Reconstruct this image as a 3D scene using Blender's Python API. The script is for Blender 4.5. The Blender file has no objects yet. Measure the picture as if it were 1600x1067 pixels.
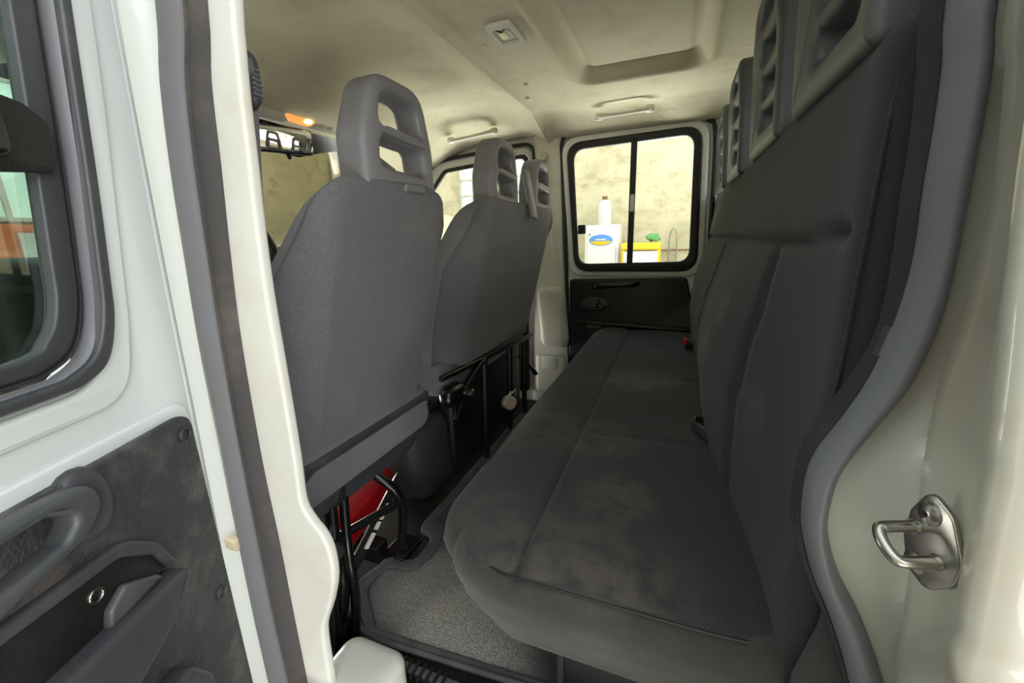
import bpy, bmesh, math, random
from mathutils import Vector, Matrix
random.seed(7)
S = bpy.context.scene
COL = S.collection
# ------------------------------------------------------------------ camera
cam_d = bpy.data.cameras.new('camera')
cam_d.sensor_width = 36.0
cam_d.lens = 14.4
cam_d.clip_start = 0.01
cam = bpy.data.objects.new('camera', cam_d)
COL.objects.link(cam)
R_ = Vector((0.93122714, 0.36327652, -0.02908918))
U_ = Vector((-0.06199115, 0.23655216, 0.9696392))
F_ = Vector((-0.35912826, 0.90115107, -0.24280372))
m = Matrix((( R_.x, U_.x, -F_.x, 0.0), (R_.y, U_.y, -F_.y, 0.0), (R_.z, U_.z, -F_.z, 0.84), (0, 0, 0, 1)))
cam.matrix_world = m
S.camera = cam
# ------------------------------------------------------------------ light
S.view_settings.view_transform = 'Standard'
S.view_settings.look = 'None'
S.view_settings.exposure = 0.0
S.view_settings.gamma = 1.0
S.view_settings.use_curve_mapping = False
world = bpy.data.worlds.new('sky')
S.world = world
world.use_nodes = True
world.node_tree.nodes['Background'].inputs[0].default_value = (0.93, 0.97, 1.0, 1)
world.node_tree.nodes['Background'].inputs[1].default_value = 2.5


def area(name, loc, target, sx, sy, power, col=(1, 1, 1)):
    l = bpy.data.lights.new(name, 'AREA')
    l.shape = 'RECTANGLE'; l.size = sx; l.size_y = sy; l.energy = power; l.color = col
    o = bpy.data.objects.new(name, l); COL.objects.link(o)
    o.location = loc
    o.rotation_euler = (Vector(target) - Vector(loc)).to_track_quat('-Z', 'Y').to_euler()
    return o


area('garage_gate_daylight', (3.9, -1.9, 2.2), (-0.2, 0.3, 0.8), 3.4, 2.6, 150, (0.95, 0.98, 1.0))
area('ceiling_fill_near', (1.0, -1.5, -0.65), (-0.4, 0.9, 1.33), 2.0, 1.2, 62, (1.0, 0.98, 0.94))  # added fill lamp, aimed up through the open door to brighten the headliner
area('ceiling_fill_front', (-3.2, 1.4, 0.1), (-0.6, 1.1, 1.35), 2.2, 1.8, 220, (1.0, 0.97, 0.90))  # extra lamp without a real source, lifts the headliner through the windshield
area('ceiling_fill_far', (-0.4, 3.1, -0.5), (-0.2, 1.3, 1.33), 3.2, 1.0, 220, (1.0, 0.97, 0.90))  # unseen lamp added below the far windows, brightens headliner and outside wall


# ------------------------------------------------------------------ materials
def lin(c):
    return tuple(((v / 12.92) if v <= 0.04045 else ((v + 0.055) / 1.055) ** 2.4) for v in c)


def base_mat(name, rgb, rough=0.5, metal=0.0, spec=0.5, coat=0.0):
    mt = bpy.data.materials.new(name)
    mt.use_nodes = True
    b = mt.node_tree.nodes['Principled BSDF']
    b.inputs['Base Color'].default_value = (*lin(rgb), 1)
    b.inputs['Roughness'].default_value = rough
    b.inputs['Metallic'].default_value = metal
    b.inputs['Specular IOR Level'].default_value = spec
    b.inputs['Coat Weight'].default_value = coat
    return mt, b


def coords(nt):
    g = nt.nodes.new('ShaderNodeNewGeometry')
    return g.outputs['Position']


def noise(nt, vec, scale, detail=4, rough=0.55, stretch=None):
    if stretch:
        mp = nt.nodes.new('ShaderNodeMapping')
        mp.inputs['Scale'].default_value = stretch
        nt.links.new(vec, mp.inputs['Vector']); vec = mp.outputs['Vector']
    n = nt.nodes.new('ShaderNodeTexNoise')
    n.inputs['Scale'].default_value = scale
    n.inputs['Detail'].default_value = detail
    n.inputs['Roughness'].default_value = rough
    nt.links.new(vec, n.inputs['Vector'])
    return n.outputs['Fac']


def ramp(nt, fac, lo, hi, a=0.0, b=1.0):
    r = nt.nodes.new('ShaderNodeMapRange')
    r.inputs['From Min'].default_value = lo; r.inputs['From Max'].default_value = hi
    r.inputs['To Min'].default_value = a; r.inputs['To Max'].default_value = b
    r.interpolation_type = 'SMOOTHSTEP'
    nt.links.new(fac, r.inputs['Value'])
    return r.outputs['Result']


def mixc(nt, fac, c1, c2):
    mx = nt.nodes.new('ShaderNodeMix'); mx.data_type = 'RGBA'
    nt.links.new(fac, mx.inputs[0])
    for i, c in ((6, c1), (7, c2)):
        if isinstance(c, tuple):
            mx.inputs[i].default_value = (*lin(c), 1)
        else:
            nt.links.new(c, mx.inputs[i])
    return mx.outputs[2]


def mul(nt, a, b):
    q = nt.nodes.new('ShaderNodeMath'); q.operation = 'MULTIPLY'
    nt.links.new(a, q.inputs[0])
    if isinstance(b, float):
        q.inputs[1].default_value = b
    else:
        nt.links.new(b, q.inputs[1])
    return q.outputs[0]


def mathn(nt, op, a, b=None):
    q = nt.nodes.new('ShaderNodeMath'); q.operation = op
    for i, v in enumerate((a, b)):
        if v is None: continue
        if isinstance(v, (int, float)): q.inputs[i].default_value = v
        else: nt.links.new(v, q.inputs[i])
    return q.outputs[0]


def bump(nt, b, h, strength, dist):
    bn = nt.nodes.new('ShaderNodeBump')
    bn.inputs['Strength'].default_value = strength
    bn.inputs['Distance'].default_value = dist
    nt.links.new(h, bn.inputs['Height'])
    nt.links.new(bn.outputs['Normal'], b.inputs['Normal'])


def spots(nt, vec, lst):
    """soft irregular stains at given places: (x, y, z, radius, amount)"""
    tot = None
    for (x, y, z, r, amt) in lst:
        d = nt.nodes.new('ShaderNodeVectorMath'); d.operation = 'DISTANCE'
        nt.links.new(vec, d.inputs[0]); d.inputs[1].default_value = (x, y, z)
        f = mul(nt, ramp(nt, d.outputs['Value'], r * 0.35, r, 1.0, 0.0), float(amt))
        tot = f if tot is None else mathn(nt, 'MAXIMUM', tot, f)
    return tot


def fabric(name, rgb, dust=(0.36, 0.34, 0.31), amount=0.3, stains=None, weave=900.0):
    mt, b = base_mat(name, rgb, 0.92, spec=0.25)
    nt = mt.node_tree; p = coords(nt)
    patch = ramp(nt, noise(nt, p, 5.0, 5, 0.6), 0.45, 0.78, 0.0, amount)
    fine = noise(nt, p, 900.0, 2, 0.7)
    shade = ramp(nt, fine, 0.3, 0.7, 0.0, 1.0)
    c = mixc(nt, shade, tuple(v * 0.80 for v in rgb), tuple(min(1, v * 1.22) for v in rgb))
    speck = ramp(nt, noise(nt, p, 70.0, 3, 0.7), 0.62, 0.8, 0.0, amount * 0.6)
    f = mathn(nt, 'MAXIMUM', patch, speck)
    if stains:
        st = mul(nt, spots(nt, p, stains), ramp(nt, noise(nt, p, 26.0, 4, 0.6), 0.3, 0.62, 0.1, 1.0))
        f = mathn(nt, 'MAXIMUM', f, st)
    c2 = mixc(nt, f, c, dust)
    nt.links.new(c2, b.inputs['Base Color'])
    w = nt.nodes.new('ShaderNodeTexVoronoi'); w.inputs['Scale'].default_value = weave * 0.45
    nt.links.new(p, w.inputs['Vector'])
    bump(nt, b, w.outputs['Distance'], 0.35, 0.001)
    b.inputs['Sheen Weight'].default_value = 0.12
    b.inputs['Sheen Roughness'].default_value = 0.6
    return mt


def grained(name, rgb, rough=0.5, scale=260.0, strength=0.3, dirt=None, amt=0.3, dscale=7.0, coat=0.0, spec=0.5):
    mt, b = base_mat(name, rgb, rough, coat=coat, spec=spec)
    nt = mt.node_tree; p = coords(nt)
    if dirt:
        f = ramp(nt, noise(nt, p, dscale, 6, 0.65), 0.45, 0.72, 0.0, amt)
        nt.links.new(mixc(nt, f, rgb, dirt), b.inputs['Base Color'])
    if strength > 0:
        v = nt.nodes.new('ShaderNodeTexVoronoi'); v.inputs['Scale'].default_value = scale
        nt.links.new(p, v.inputs['Vector'])
        bump(nt, b, v.outputs['Distance'], strength, 0.0015)
    return mt


def plain(name, rgb, rough=0.5, metal=0.0, spec=0.5, coat=0.0):
    mt, b = base_mat(name, rgb, rough, metal, spec, coat)
    nt = mt.node_tree
    f = ramp(nt, noise(nt, coords(nt), 18.0, 3), 0.35, 0.7, 0.0, 0.25)
    nt.links.new(mixc(nt, f, rgb, tuple(v * 0.86 for v in rgb)), b.inputs['Base Color'])
    return mt


def glass(name, tint=(0.95, 0.98, 0.96), refl=0.08):
    mt = bpy.data.materials.new(name); mt.use_nodes = True
    nt = mt.node_tree; nt.nodes.clear()
    o = nt.nodes.new('ShaderNodeOutputMaterial')
    t = nt.nodes.new('ShaderNodeBsdfTransparent'); t.inputs[0].default_value = (*tint, 1)
    g = nt.nodes.new('ShaderNodeBsdfGlossy'); g.inputs['Roughness'].default_value = 0.02
    fr = nt.nodes.new('ShaderNodeLayerWeight'); fr.inputs[0].default_value = 0.35
    mp = nt.nodes.new('ShaderNodeMath'); mp.operation = 'MULTIPLY_ADD'
    mp.inputs[1].default_value = 0.35; mp.inputs[2].default_value = refl
    nt.links.new(fr.outputs['Fresnel'], mp.inputs[0])
    mx = nt.nodes.new('ShaderNodeMixShader')
    nt.links.new(mp.outputs[0], mx.inputs[0])
    nt.links.new(t.outputs[0], mx.inputs[1]); nt.links.new(g.outputs[0], mx.inputs[2])
    nt.links.new(mx.outputs[0], o.inputs[0])
    return mt


def emit(name, rgb, strength):
    mt, b = base_mat(name, rgb, 0.5)
    b.inputs['Emission Color'].default_value = (*lin(rgb), 1)
    b.inputs['Emission Strength'].default_value = strength
    return mt


M = {}
M['white'] = grained('white_paint', (0.86, 0.885, 0.885), 0.22, strength=0, dirt=(0.80, 0.82, 0.80), amt=0.25, dscale=3.0, coat=0.5)
M['cover'] = grained('dusty_white_paint', (0.84, 0.84, 0.81), 0.38, strength=0, dirt=(0.78, 0.74, 0.67), amt=0.5, dscale=6.0, coat=0.2)
M['jamb'] = grained('grey_white_jamb_paint', (0.74, 0.74, 0.69), 0.28, strength=0, dirt=(0.74, 0.66, 0.58), amt=0.75, dscale=5.0, coat=0.4)
M['inner_white'] = grained('interior_white_paint', (0.88, 0.89, 0.87), 0.35, strength=0, dirt=(0.70, 0.69, 0.64), amt=0.4, dscale=5.0)
M['trim_beige'] = grained('pale_grey_trim_plastic', (0.82, 0.81, 0.76), 0.55, 400, 0.12, dirt=(0.62, 0.60, 0.54), amt=0.4)
M['headliner'] = grained('beige_headliner', (0.82, 0.79, 0.69), 0.9, 500, 0.15, dirt=(0.70, 0.67, 0.57), amt=0.6, dscale=4.5, spec=0.2)
_nt = M['headliner'].node_tree; _b = _nt.nodes['Principled BSDF']
for _l in list(_b.inputs['Normal'].links): _nt.links.remove(_l)
_h = mathn(_nt, 'ADD', mul(_nt, ramp(_nt, noise(_nt, coords(_nt), 22.0, 5, 0.6), .52, .75), 0.6), mul(_nt, noise(_nt, coords(_nt), 240.0, 2, 0.6), 0.15))
bump(_nt, _b, _h, 0.5, 0.006)
M['rubber'] = grained('black_rubber', (0.10, 0.105, 0.11), 0.5, 500, 0.06, dirt=(0.17, 0.17, 0.17), amt=0.4)
M['seal_grey'] = grained('dark_grey_door_seal', (0.42, 0.425, 0.445), 0.48, 700, 0.08, dirt=(0.42, 0.41, 0.41), amt=0.5, dscale=9)
M['seal_flock'] = grained('dusty_flocked_seal_lip', (0.27, 0.26, 0.26), 0.9, 900, 0.4, dirt=(0.44, 0.40, 0.37), amt=0.7, dscale=7)
M['headrest'] = grained('grey_moulded_headrest', (0.46, 0.46, 0.475), 0.42, 900, 0.08, dirt=(0.41, 0.41, 0.41), amt=0.4, dscale=10)
M['headrest_dark'] = grained('dark_grey_moulded_headrest', (0.31, 0.325, 0.33), 0.42, 900, 0.08, dirt=(0.37, 0.38, 0.37), amt=0.4, dscale=10)
M['black'] = grained('black_plastic', (0.085, 0.085, 0.09), 0.45, 420, 0.15, dirt=(0.22, 0.21, 0.20), amt=0.4)
M['leather'] = grained('black_leathergrain_panel', (0.20, 0.20, 0.215), 0.48, 330, 0.5, dirt=(0.44, 0.42, 0.41), amt=0.6, dscale=16)
M['armrest'] = grained('smooth_dark_grey_plastic', (0.24, 0.245, 0.26), 0.42, 600, 0.08, dirt=(0.36, 0.36, 0.36), amt=0.45, dscale=8)
M['handle'] = grained('worn_grey_handle_plastic', (0.27, 0.28, 0.29), 0.4, 600, 0.06, dirt=(0.38, 0.38, 0.37), amt=0.5, dscale=12)
M['gloss_black'] = plain('gloss_black_metal', (0.06, 0.06, 0.065), 0.25)
M['steel'] = plain('brushed_steel', (0.66, 0.65, 0.62), 0.28, 1.0)
M['rust'] = plain('rusty_steel', (0.56, 0.44, 0.33), 0.5, 0.7)
M['red'] = plain('red_plastic', (0.80, 0.08, 0.12), 0.45)
M['white_plastic'] = plain('white_plastic', (0.90, 0.90, 0.88), 0.4)
M['cream'] = plain('cream_plastic', (0.78, 0.72, 0.62), 0.5)
M['seal_black'] = grained('black_flocked_seal_lip', (0.17, 0.175, 0.175), 0.9, 900, 0.4, dirt=(0.27, 0.27, 0.26), amt=0.6, dscale=9)
M['belt'] = grained('grey_seat_belt_webbing', (0.42, 0.43, 0.44), 0.8, 700, 0.3)
M['lens'] = plain('clear_lamp_lens', (0.78, 0.78, 0.70), 0.25)
M['amber'] = emit('lit_amber_lamp_lens', (1.0, 0.66, 0.34), 0.8)
M['bulb'] = emit('lit_warm_bulb', (1.0, 0.85, 0.6), 12.0)
M['hazard'] = emit('lit_red_switch', (0.9, 0.12, 0.12), 0.5)
M['glass'] = glass('clear_window_glass', refl=0.02)
M['glass_green'] = glass('green_tinted_glass', (0.62, 0.74, 0.68), 0.10)
M['mirror'] = base_mat('mirror_silver', (0.92, 0.92, 0.92), 0.03, 1.0)[0]
ST_CUSH = [(-0.09, 1.20, 0.42, 0.13, 0.75), (-0.02, 1.22, 0.42, 0.09, 0.5), (-0.13, 0.80, 0.42, 0.12, 0.4), (-0.07, 0.60, 0.42, 0.09, 0.45),
           (-0.28, 0.80, 0.42, 0.16, 0.35), (-0.10, 0.40, 0.36, 0.22, 0.55), (-0.25, 0.46, 0.40, 0.14, 0.3)]
ST_BACK = [(0.09, 0.90, 0.62, 0.06, 0.7), (0.09, 0.84, 0.70, 0.05, 0.5), (0.08, 1.25, 0.66, 0.05, 0.6), (0.12, 0.62, 0.60, 0.06, 0.3)]
M['bench'] = fabric('dark_bench_fabric', (0.165, 0.17, 0.185), (0.38, 0.355, 0.31), 0.10, ST_CUSH)
nt_ = M['bench'].node_tree; b_n = nt_.nodes['Principled BSDF']
old = b_n.inputs['Base Color'].links[0].from_socket
sx_ = nt_.nodes.new('ShaderNodeSeparateXYZ'); nt_.links.new(coords(nt_), sx_.inputs[0])
sideband = ramp(nt_, sx_.outputs['Z'], .408, .410, 1.0, 0.0)
pc_ = ramp(nt_, noise(nt_, coords(nt_), 9.0, 5, 0.6), .35, .7, 0, .5)
nt_.links.new(mixc(nt_, sideband, old, mixc(nt_, pc_, (.20, .20, .195), (.33, .315, .29))), b_n.inputs['Base Color'])
M['bench_back'] = fabric('dark_backrest_fabric', (0.15, 0.157, 0.175), (0.36, 0.35, 0.33), 0.10, ST_BACK)
M['bench_side'] = fabric('grey_bolster_fabric', (0.18, 0.18, 0.18), (0.34, 0.33, 0.31), 0.3)
M['seat'] = fabric('grey_front_seat_fabric', (0.385, 0.385, 0.40), (0.55, 0.54, 0.53), 0.28)
M['seat_low'] = grained('slate_vinyl_panel', (0.215, 0.22, 0.235), 0.5, 500, 0.2, dirt=(0.33, 0.34, 0.36), amt=0.5)


def mat_carpet():
    mt, b = base_mat('dusty_grey_carpet_mat', (0.34, 0.34, 0.34), 0.95, spec=0.2)
    nt = mt.node_tree; p = coords(nt)
    d = ramp(nt, noise(nt, p, 9.0, 5, 0.6), 0.42, 0.66)
    f = ramp(nt, noise(nt, p, 260.0, 3, 0.75), 0.30, 0.70)
    st = spots(nt, p, [(-0.38, 0.62, 0.0, 0.22, 1.0), (-0.30, 0.78, 0.0, 0.22, 0.9), (-0.5, 0.7, 0, 0.2, 0.6)])
    fac = mathn(nt, 'MAXIMUM', mul(nt, mathn(nt, 'ADD', mul(nt, f, 0.7), 0.15), st), mul(nt, mul(nt, d, f), 0.4))
    nt.links.new(mixc(nt, fac, (0.30, 0.31, 0.32), (0.80, 0.78, 0.73)), b.inputs['Base Color'])
    bump(nt, b, noise(nt, p, 500.0, 2, 0.7), 0.6, 0.002)
    return mt


M['mat'] = mat_carpet()
M['mat_edge'] = grained('dark_rubber_mat_border', (0.30, 0.31, 0.32), 0.7, 500, 0.2, dirt=(0.42, 0.42, 0.40), amt=0.6, dscale=12)
M['floor'] = grained('dark_cab_floor', (0.075, 0.07, 0.065), 0.6, 200, 0.3, dirt=(0.28, 0.20, 0.14), amt=0.45, dscale=9)


def mat_concrete(name, a, b_, c_):
    mt, b = base_mat(name, a, 0.9, spec=0.2)
    nt = mt.node_tree; p = coords(nt)
    n1 = ramp(nt, noise(nt, p, 1.3, 8, 0.62), 0.35, 0.7)
    n2 = ramp(nt, noise(nt, p, 3.6, 6, 0.7, (1, 1, 1.6)), 0.46, 0.72, 0, 0.8)
    nt.links.new(mixc(nt, n2, mixc(nt, n1, a, b_), c_), b.inputs['Base Color'])
    bump(nt, b, noise(nt, p, 9.0, 6), 0.4, 0.02)
    return mt


M['concrete'] = mat_concrete('mottled_beige_concrete', (0.90, 0.86, 0.73), (0.77, 0.73, 0.60), (0.66, 0.60, 0.45))
M['concrete_dim'] = mat_concrete('olive_concrete', (0.63, 0.59, 0.44), (0.55, 0.51, 0.37), (0.50, 0.45, 0.32))
M['garage_floor'] = mat_concrete('grey_garage_floor', (0.50, 0.49, 0.47), (0.42, 0.41, 0.39), (0.36, 0.35, 0.33))
M['yellow'] = plain('yellow_paint', (0.95, 0.78, 0.12), 0.5)
M['orange'] = plain('orange_paint', (0.93, 0.42, 0.20), 0.5)
M['blue'] = plain('blue_paint', (0.35, 0.58, 0.85), 0.5)
M['green'] = plain('green_cloth', (0.35, 0.62, 0.35), 0.8)
M['wood'] = plain('pale_bare_wood', (0.80, 0.74, 0.58), 0.7)
M['tarp'] = plain('pale_yellow_tarp', (0.83, 0.82, 0.62), 0.6)
M['daylight_warm'] = emit('bright_daylit_panes', (1.0, 0.93, 0.88), 3.0)
M['daylight'] = emit('daylit_window_panes', (0.86, 0.93, 0.90), 1.1)


# ------------------------------------------------------------------ mesh helpers
def finish(name, me, mat, parent=None, kind=None, sharp=38, smooth=True):
    if smooth:
        me.polygons.foreach_set('use_smooth', [True] * len(me.polygons))
        me.set_sharp_from_angle(angle=math.radians(sharp))
    if mat is not None:
        me.materials.clear(); me.materials.append(mat)
    ob = bpy.data.objects.new(name, me)
    COL.objects.link(ob)
    if parent is None:
        xs = [v.co.x for v in me.vertices]; ys = [v.co.y for v in me.vertices]; zs = [v.co.z for v in me.vertices]
        c = Vector(((min(xs) + max(xs)) / 2, (min(ys) + max(ys)) / 2, min(zs)))
        me.transform(Matrix.Translation(-c)); ob.location = c
    else:
        ob.parent = parent
        # all meshes are authored in world coordinates
        loc = Vector(parent.location)
        q = parent.parent
        while q is not None:
            loc = loc + Vector(q.location); q = q.parent
        me.transform(Matrix.Translation(-loc))
    if kind: ob['kind'] = kind
    return ob


def tag(o, label, cat, group=None, kind=None):
    o['label'] = label; o['category'] = cat
    if group: o['group'] = group
    if kind: o['kind'] = kind
    return o


def thing(name, loc, label=None, cat=None, group=None, kind=None):
    o = bpy.data.objects.new(name, None)
    o.empty_display_size = 0.05
    COL.objects.link(o); o.location = loc
    if label: o['label'] = label
    if cat: o['category'] = cat
    if group: o['group'] = group
    if kind: o['kind'] = kind
    return o


def copy_tree(o, delta=(0, 0, 0), parent=None):
    c = o.copy(); COL.objects.link(c)
    if parent is not None: c.parent = parent
    for ch in [x for x in list(bpy.data.objects) if x.parent == o]:
        copy_tree(ch, parent=c)
    if parent is None:
        c.location = Vector(o.location) + Vector(delta)
    return c


def me_from(verts, faces, name='m'):
    me = bpy.data.meshes.new(name)
    me.from_pydata([tuple(v) for v in verts], [], faces)
    me.update()
    bm = bmesh.new(); bm.from_mesh(me)
    bmesh.ops.recalc_face_normals(bm, faces=bm.faces)
    bm.to_mesh(me); bm.free()
    return me


def rot_rounding(h, rr, a):
    """sample positions along an axis -h..h with dense ends"""
    out = []
    nflat = a
    k = 5
    for i in range(k):
        t = i / k
        out.append(-h + rr * (1 - math.cos(t * math.pi / 2)) * 1.0)
    inner = h - rr
    for i in range(nflat + 1):
        out.append(-inner + 2 * inner * i / nflat)
    for i in range(k - 1, -1, -1):
        t = i / k
        out.append(h - rr * (1 - math.cos(t * math.pi / 2)))
    return out


def rbox_mesh(center, size, r, n=(6, 6, 6), warp=None, power=2.0):
    hx, hy, hz = (s / 2 for s in size)
    if not isinstance(r, (tuple, list)): r = (r, r, r)
    r = (min(r[0], hx * .999), min(r[1], hy * .999), min(r[2], hz * .999))
    ax = [rot_rounding(h, rr, a) for h, rr, a in zip((hx, hy, hz), r, n)]
    bm = bmesh.new()
    cache = {}

    def vert(p):
        key = (round(p[0], 6), round(p[1], 6), round(p[2], 6))
        if key in cache: return cache[key]
        q = []; d = []
        for i, h in enumerate((hx, hy, hz)):
            lim = h - r[i]
            cc = max(-lim, min(lim, p[i]))
            q.append(cc); d.append((p[i] - cc) / r[i])
        L = sum(abs(t) ** power for t in d) ** (1 / power)
        mx = max(abs(t) for t in d)
        if L > 1e-9:
            d = [t * mx / L for t in d]
        w = Vector([center[i] + q[i] + d[i] * r[i] for i in range(3)])
        if warp: w = Vector(warp(w))
        v = bm.verts.new(w); cache[key] = v
        return v
    for axis in range(3):
        o1, o2 = [(1, 2), (2, 0), (0, 1)][axis]
        for sgn in (-1, 1):
            A, B = ax[o1], ax[o2]
            for i in range(len(A) - 1):
                for j in range(len(B) - 1):
                    pts = []
                    for (a, b_) in ((A[i], B[j]), (A[i + 1], B[j]), (A[i + 1], B[j + 1]), (A[i], B[j + 1])):
                        p = [0, 0, 0]
                        p[axis] = sgn * (hx, hy, hz)[axis]; p[o1] = a; p[o2] = b_
                        pts.append(vert(p))
                    if sgn < 0: pts.reverse()
                    if len(set(pts)) > 2:
                        try: bm.faces.new([x for k_, x in enumerate(pts) if x not in pts[:k_]])
                        except ValueError: pass
    bmesh.ops.recalc_face_normals(bm, faces=bm.faces)
    me = bpy.data.meshes.new('rbox'); bm.to_mesh(me); bm.free()
    return me


def rbox(name, center, size, r, mat, parent=None, n=(6, 6, 6), warp=None, kind=None, sharp=60):
    return finish(name, rbox_mesh(center, size, r, n, warp), mat, parent, kind, sharp)


def obox(center, size, r, rot=None, n=(2, 2, 2)):
    """small rounded box as mesh with rotation euler"""
    me = rbox_mesh((0, 0, 0), size, r, n)
    mt = Matrix.Translation(Vector(center))
    if rot is not None:
        from mathutils import Euler
        mt = mt @ Euler(rot).to_matrix().to_4x4()
    me.transform(mt)
    return me


def rpoly(pts, seg=6):
    """pts: (x, y, radius) polygon -> list of 2D points with rounded corners"""
    out = []
    n = len(pts)
    for i in range(n):
        p0 = Vector(pts[i - 1][:2]); p = Vector(pts[i][:2]); p1 = Vector(pts[(i + 1) % n][:2])
        r = pts[i][2] if len(pts[i]) > 2 else 0
        if r <= 0:
            out.append(tuple(p)); continue
        a = (p0 - p).normalized(); b_ = (p1 - p).normalized()
        ang = a.angle(b_)
        t = min(r / math.tan(ang / 2), (p0 - p).length * .49, (p1 - p).length * .49)
        s = p + a * t; e = p + b_ * t
        for k in range(seg + 1):
            u = k / seg
            q = (1 - u) ** 2 * s + 2 * u * (1 - u) * p + u * u * e
            out.append(tuple(q))
    return out


def rrect(x0, y0, x1, y1, r):
    return rpoly([(x0, y0, r), (x1, y0, r), (x1, y1, r), (x0, y1, r)])


def area2(p):
    return sum(p[i - 1][0] * p[i][1] - p[i][0] * p[i - 1][1] for i in range(len(p))) / 2


def plate_mesh(outer, holes, thick, bevel, place, res=2):
    """extruded flat shape with holes; local (x, y, z) -> place(x, y, z); z from 0 to thick"""
    cu = bpy.data.curves.new('c', 'CURVE')
    cu.dimensions = '2D'; cu.fill_mode = 'BOTH'
    cu.extrude = max(thick / 2 - bevel, 0.00005); cu.bevel_depth = bevel; cu.bevel_resolution = res
    cu.offset = -bevel
    for k, p in enumerate([outer] + list(holes)):
        p = list(p)
        ccw = area2(p) > 0
        if (k == 0) != ccw: p.reverse()
        sp = cu.splines.new('POLY')
        sp.points.add(len(p) - 1)
        for q, c in zip(sp.points, p): q.co = (c[0], c[1], 0, 1)
        sp.use_cyclic_u = True
    ob = bpy.data.objects.new('tmp', cu); COL.objects.link(ob)
    dg = bpy.context.evaluated_depsgraph_get(); dg.update()
    me = bpy.data.meshes.new_from_object(ob.evaluated_get(dg))
    bpy.data.objects.remove(ob); bpy.data.curves.remove(cu)
    bm = bmesh.new(); bm.from_mesh(me)
    bmesh.ops.remove_doubles(bm, verts=bm.verts, dist=1e-5)
    for v in bm.verts:
        v.co = Vector(place(v.co.x, v.co.y, v.co.z + thick / 2))
    bmesh.ops.recalc_face_normals(bm, faces=bm.faces)
    bm.to_mesh(me); bm.free()
    return me


def plate(name, outer, holes, thick, bevel, place, mat, parent=None, kind=None, res=2, sharp=35):
    return finish(name, plate_mesh(outer, holes, thick, bevel, place, res), mat, parent, kind, sharp)


def tube_mesh(pts, r, seg=10, closed=False, flat=1.0, up=(0, 0, 1), cap=True):
    pts = [Vector(p) for p in pts]
    n = len(pts)
    rs = r if isinstance(r, (list, tuple)) else [r] * n
    verts = []; faces = []
    prev = None
    for i, p in enumerate(pts):
        a = pts[i - 1] if (i > 0 or closed) else p
        b_ = pts[(i + 1) % n] if (i < n - 1 or closed) else p
        t = (b_ - a)
        t = t.normalized() if t.length > 1e-9 else Vector((0, 0, 1))
        if prev is None:
            u = Vector(up) - t * Vector(up).dot(t)
            if u.length < 1e-4: u = Vector((1, 0, 0)) - t * t.x
            u.normalize()
        else:
            u = prev - t * prev.dot(t); u.normalize()
        prev = u
        w = t.cross(u)
        for k in range(seg):
            an = 2 * math.pi * k / seg
            verts.append(p + u * math.cos(an) * rs[i] * flat + w * math.sin(an) * rs[i])
    m_ = n if closed else n - 1
    for i in range(m_):
        j = (i + 1) % n
        for k in range(seg):
            l = (k + 1) % seg
            faces.append((i * seg + k, i * seg + l, j * seg + l, j * seg + k))
    if cap and not closed:
        faces.append(tuple(range(seg))[::-1])
        faces.append(tuple((n - 1) * seg + k for k in range(seg)))
    return me_from(verts, faces)


def smooth_path(pts, sub=6):
    pts = [Vector(p) for p in pts]
    out = []
    for i in range(len(pts) - 1):
        p0 = pts[max(i - 1, 0)]; p1 = pts[i]; p2 = pts[i + 1]; p3 = pts[min(i + 2, len(pts) - 1)]
        for k in range(sub):
            t = k / sub
            out.append(0.5 * ((2 * p1) + (p2 - p0) * t + (2 * p0 - 5 * p1 + 4 * p2 - p3) * t * t + (-p0 + 3 * p1 - 3 * p2 + p3) * t ** 3))
    out.append(pts[-1])
    return out


def tube(name, pts, r, mat, parent=None, seg=10, smooth=0, **k):
    if smooth:
        if isinstance(r, (list, tuple)):
            r = [r[i] + (r[i + 1] - r[i]) * k_ / smooth for i in range(len(r) - 1) for k_ in range(smooth)] + [r[-1]]
        pts = smooth_path(pts, smooth)
    return finish(name, tube_mesh(pts, r, seg, **k), mat, parent, sharp=50)


def join(meshes):
    bm = bmesh.new()
    for me in meshes: bm.from_mesh(me)
    out = bpy.data.meshes.new('joined'); bm.to_mesh(out); bm.free()
    return out


def cyl_mesh(a, b_, r, seg=20, r2=None, bev=0.0):
    a = Vector(a); b_ = Vector(b_)
    r2 = r if r2 is None else r2
    if bev > 0:
        d = (b_ - a).normalized()
        return tube_mesh([a, a + d * 1e-5, a + d * bev, b_ - d * bev, b_ - d * 1e-5, b_], [max(r - bev, 1e-4)] * 2 + [r, r2] + [max(r2 - bev, 1e-4)] * 2, seg)
    return tube_mesh([a, b_], [r, r2], seg)


def cyl(name, a, b_, r, mat, parent=None, seg=20, r2=None, bev=0.0):
    return finish(name, cyl_mesh(a, b_, r, seg, r2, bev), mat, parent, sharp=40)


def strip_mesh(left, right, prof, depth=0.01, normal=(0, -1, 0), sub=4):
    """a strip between two rails, cross-section prof = [(s, height)], closed behind by depth"""
    L = smooth_path(left, sub); R = smooth_path(right, sub)
    nrm = Vector(normal)
    verts = []; faces = []
    full = list(prof) + [(1, -depth), (0, -depth)]
    n = len(full)
    for a, b_ in zip(L, R):
        for s, h in full:
            verts.append(a.lerp(b_, s) + nrm * h)
    for i in range(len(L) - 1):
        for k in range(n):
            l = (k + 1) % n
            faces.append((i * n + k, i * n + l, (i + 1) * n + l, (i + 1) * n + k))
    faces.append(tuple(range(n))); faces.append(tuple((len(L) - 1) * n + k for k in range(n)))
    return me_from(verts, faces)


def bulge(w, n=8, e=0.0):
    return [(i / n, e + w * math.sin(math.pi * i / n) ** 0.7) for i in range(n + 1)]


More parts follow.
